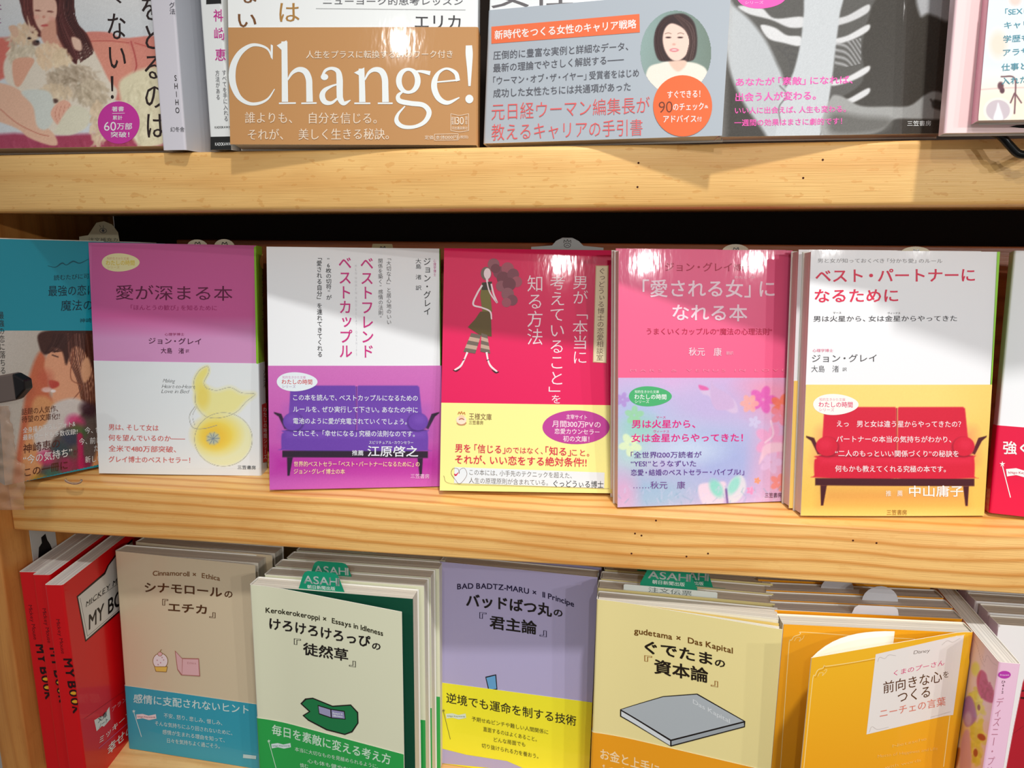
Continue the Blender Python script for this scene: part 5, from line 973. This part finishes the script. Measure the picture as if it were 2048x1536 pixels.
# grey bar with a black cap and torn packing tape on the left upright
bar = empty('rail_bar', Matrix.Translation((-.385, -.055, ZC-.105)), 'grey-brown bar with black end cap poking in at the left edge', 'bar')
I = bar.matrix_world.inverted() @ Matrix.Translation((0, 0, ZC))
c0 = at_y(36, 772, -45); c1 = at_y(57, 768, -45); cL = at_y(-120, 800, -45)
def slab(name, A_, B_, hh, tt, m, parent, tip=1.):
    A_, B_ = np.array(A_, float), np.array(B_, float); V = []
    for q, k in ((A_, 1.), (B_, tip)):
        for dy, dz in ((-tt, -hh*k), (tt, -hh*k), (tt, hh*k), (-tt, hh*k)): V.append((q[0], q[1]+dy, q[2]+dz))
    F = [(0, 1, 2, 3), (7, 6, 5, 4), (0, 4, 5, 1), (1, 5, 6, 2), (2, 6, 7, 3), (3, 7, 4, 0)]
    me = mesh(name, V, F)
    import bmesh
    bm = bmesh.new(); bm.from_mesh(me); bmesh.ops.bevel(bm, geom=list(bm.edges), offset=.0008, segments=2, affect='EDGES', profile=.5); bmesh.ops.recalc_face_normals(bm, faces=bm.faces); bm.to_mesh(me); bm.free()
    return link(name, me, parent, [m], M=I)
slab('bar_body', cL, c0, 7.5, 3, mat((104, 90, 84), .35), bar); slab('end_cap', c0, c1, 7.4, 3.2, mat((18, 14, 16), .4), bar, .35)
def film(name, label, pts_px, y, cat, col=(206, 160, 124), alpha=.34):
    rs = np.random.RandomState(3); n, m_ = 26, 34; (xa, ya), (xb, yb) = pts_px; V = []; F = []
    jag = rs.rand(m_+1)*5
    for j in range(m_+1):
        for i in range(n+1):
            px = xa+(xb-8*(j/m_ < .55)*(1-j/m_)*4-jag[j]-xa)*i/n; py = ya+(yb-ya)*j/m_
            q = at_y(px, py, y+rs.randn()*.08+.7*math.sin(i*.9+j*.5)+.6*math.sin(j*1.3-i*.4)); V.append(tuple(q))
    for j in range(m_):
        for i in range(n): k = j*(n+1)+i; F.append((k, k+n+1, k+n+2, k+1))
    m = bpy.data.materials.new('clear_film'); m.use_nodes = True; bs = m.node_tree.nodes['Principled BSDF']
    bs.inputs['Base Color'].default_value = (*lin(col), 1); bs.inputs['Roughness'].default_value = .16; bs.inputs['Alpha'].default_value = alpha; bs.inputs['Coat Weight'].default_value = .6
    o = link(name, mesh(name, V, F, smooth=True), None, [m]); o.location.z = ZC; o['label'] = label; o['category'] = cat
    md = o.modifiers.new('t', 'SOLIDIFY'); md.thickness = .0001
    return o
film('packing_tape', 'crumpled brownish clear tape with torn edge on the left upright', ((-90, 812), (52, 1020)), -30, 'tape')
# white sticker with a black shape inside the upright, clear hook under the teal book
M = Matrix.Translation((-.3779, .0, ZC))
V = [(0, 12, -224), (0, 34, -226), (0, 34, -196), (0, 12, -197)]; V += [(.4, y, z) for _, y, z in V]
sk = mesh('sticker', V, [(0, 1, 2, 3), (4, 7, 6, 5), (0, 4, 5, 1), (1, 5, 6, 2), (2, 6, 7, 3), (3, 7, 4, 0)])
o = link('sticker', sk, None, [mat((196, 196, 190), .5)], M=M); o['label'] = 'small white sticker with a black figure inside the left upright'; o['category'] = 'sticker'
t = [(0, -215), (14, -214), (12, -206), (9, -204), (9, -200), (5, -199), (4, -204), (2, -208)]
link('black_figure', mesh('black_figure', [(.5, 30-a, c-7) for a, c in t], [tuple(x) for x in fan(t)]), o, [mat((20, 18, 18), .5)])
hk = at_y(147, 962, -4); ts = np.linspace(math.pi, 2*math.pi, 12)
m = bpy.data.materials.new('clear_plastic'); m.use_nodes = True; bs = m.node_tree.nodes['Principled BSDF']; bs.inputs['Transmission Weight'].default_value = .9; bs.inputs['Roughness'].default_value = .08; bs.inputs['Base Color'].default_value = (.75, .72, .7, 1)
o = tube('plastic_hook', [(hk[0]+5.5*math.cos(a), hk[1], hk[2]+2.6*math.sin(a)+1) for a in ts], .7, m); o.location.z = ZC; o['label'] = 'tiny clear plastic loop on the board edge under the teal book'; o['category'] = 'hook'

# rows of repeats share a group phrase
for o in list(COL.objects):
    if o.parent or 'category' not in o.keys(): continue
    z = (o.matrix_world.translation.z-ZC)*1000
    if o['category'] == 'book' and 'group' not in o.keys(): o['group'] = 'books on the upper shelf' if z > 0 else 'books on the middle shelf' if z > -200 else 'paperbacks on the lower shelf'
    if o['category'] == 'order slip': o['group'] = 'order slips sticking out of the books'
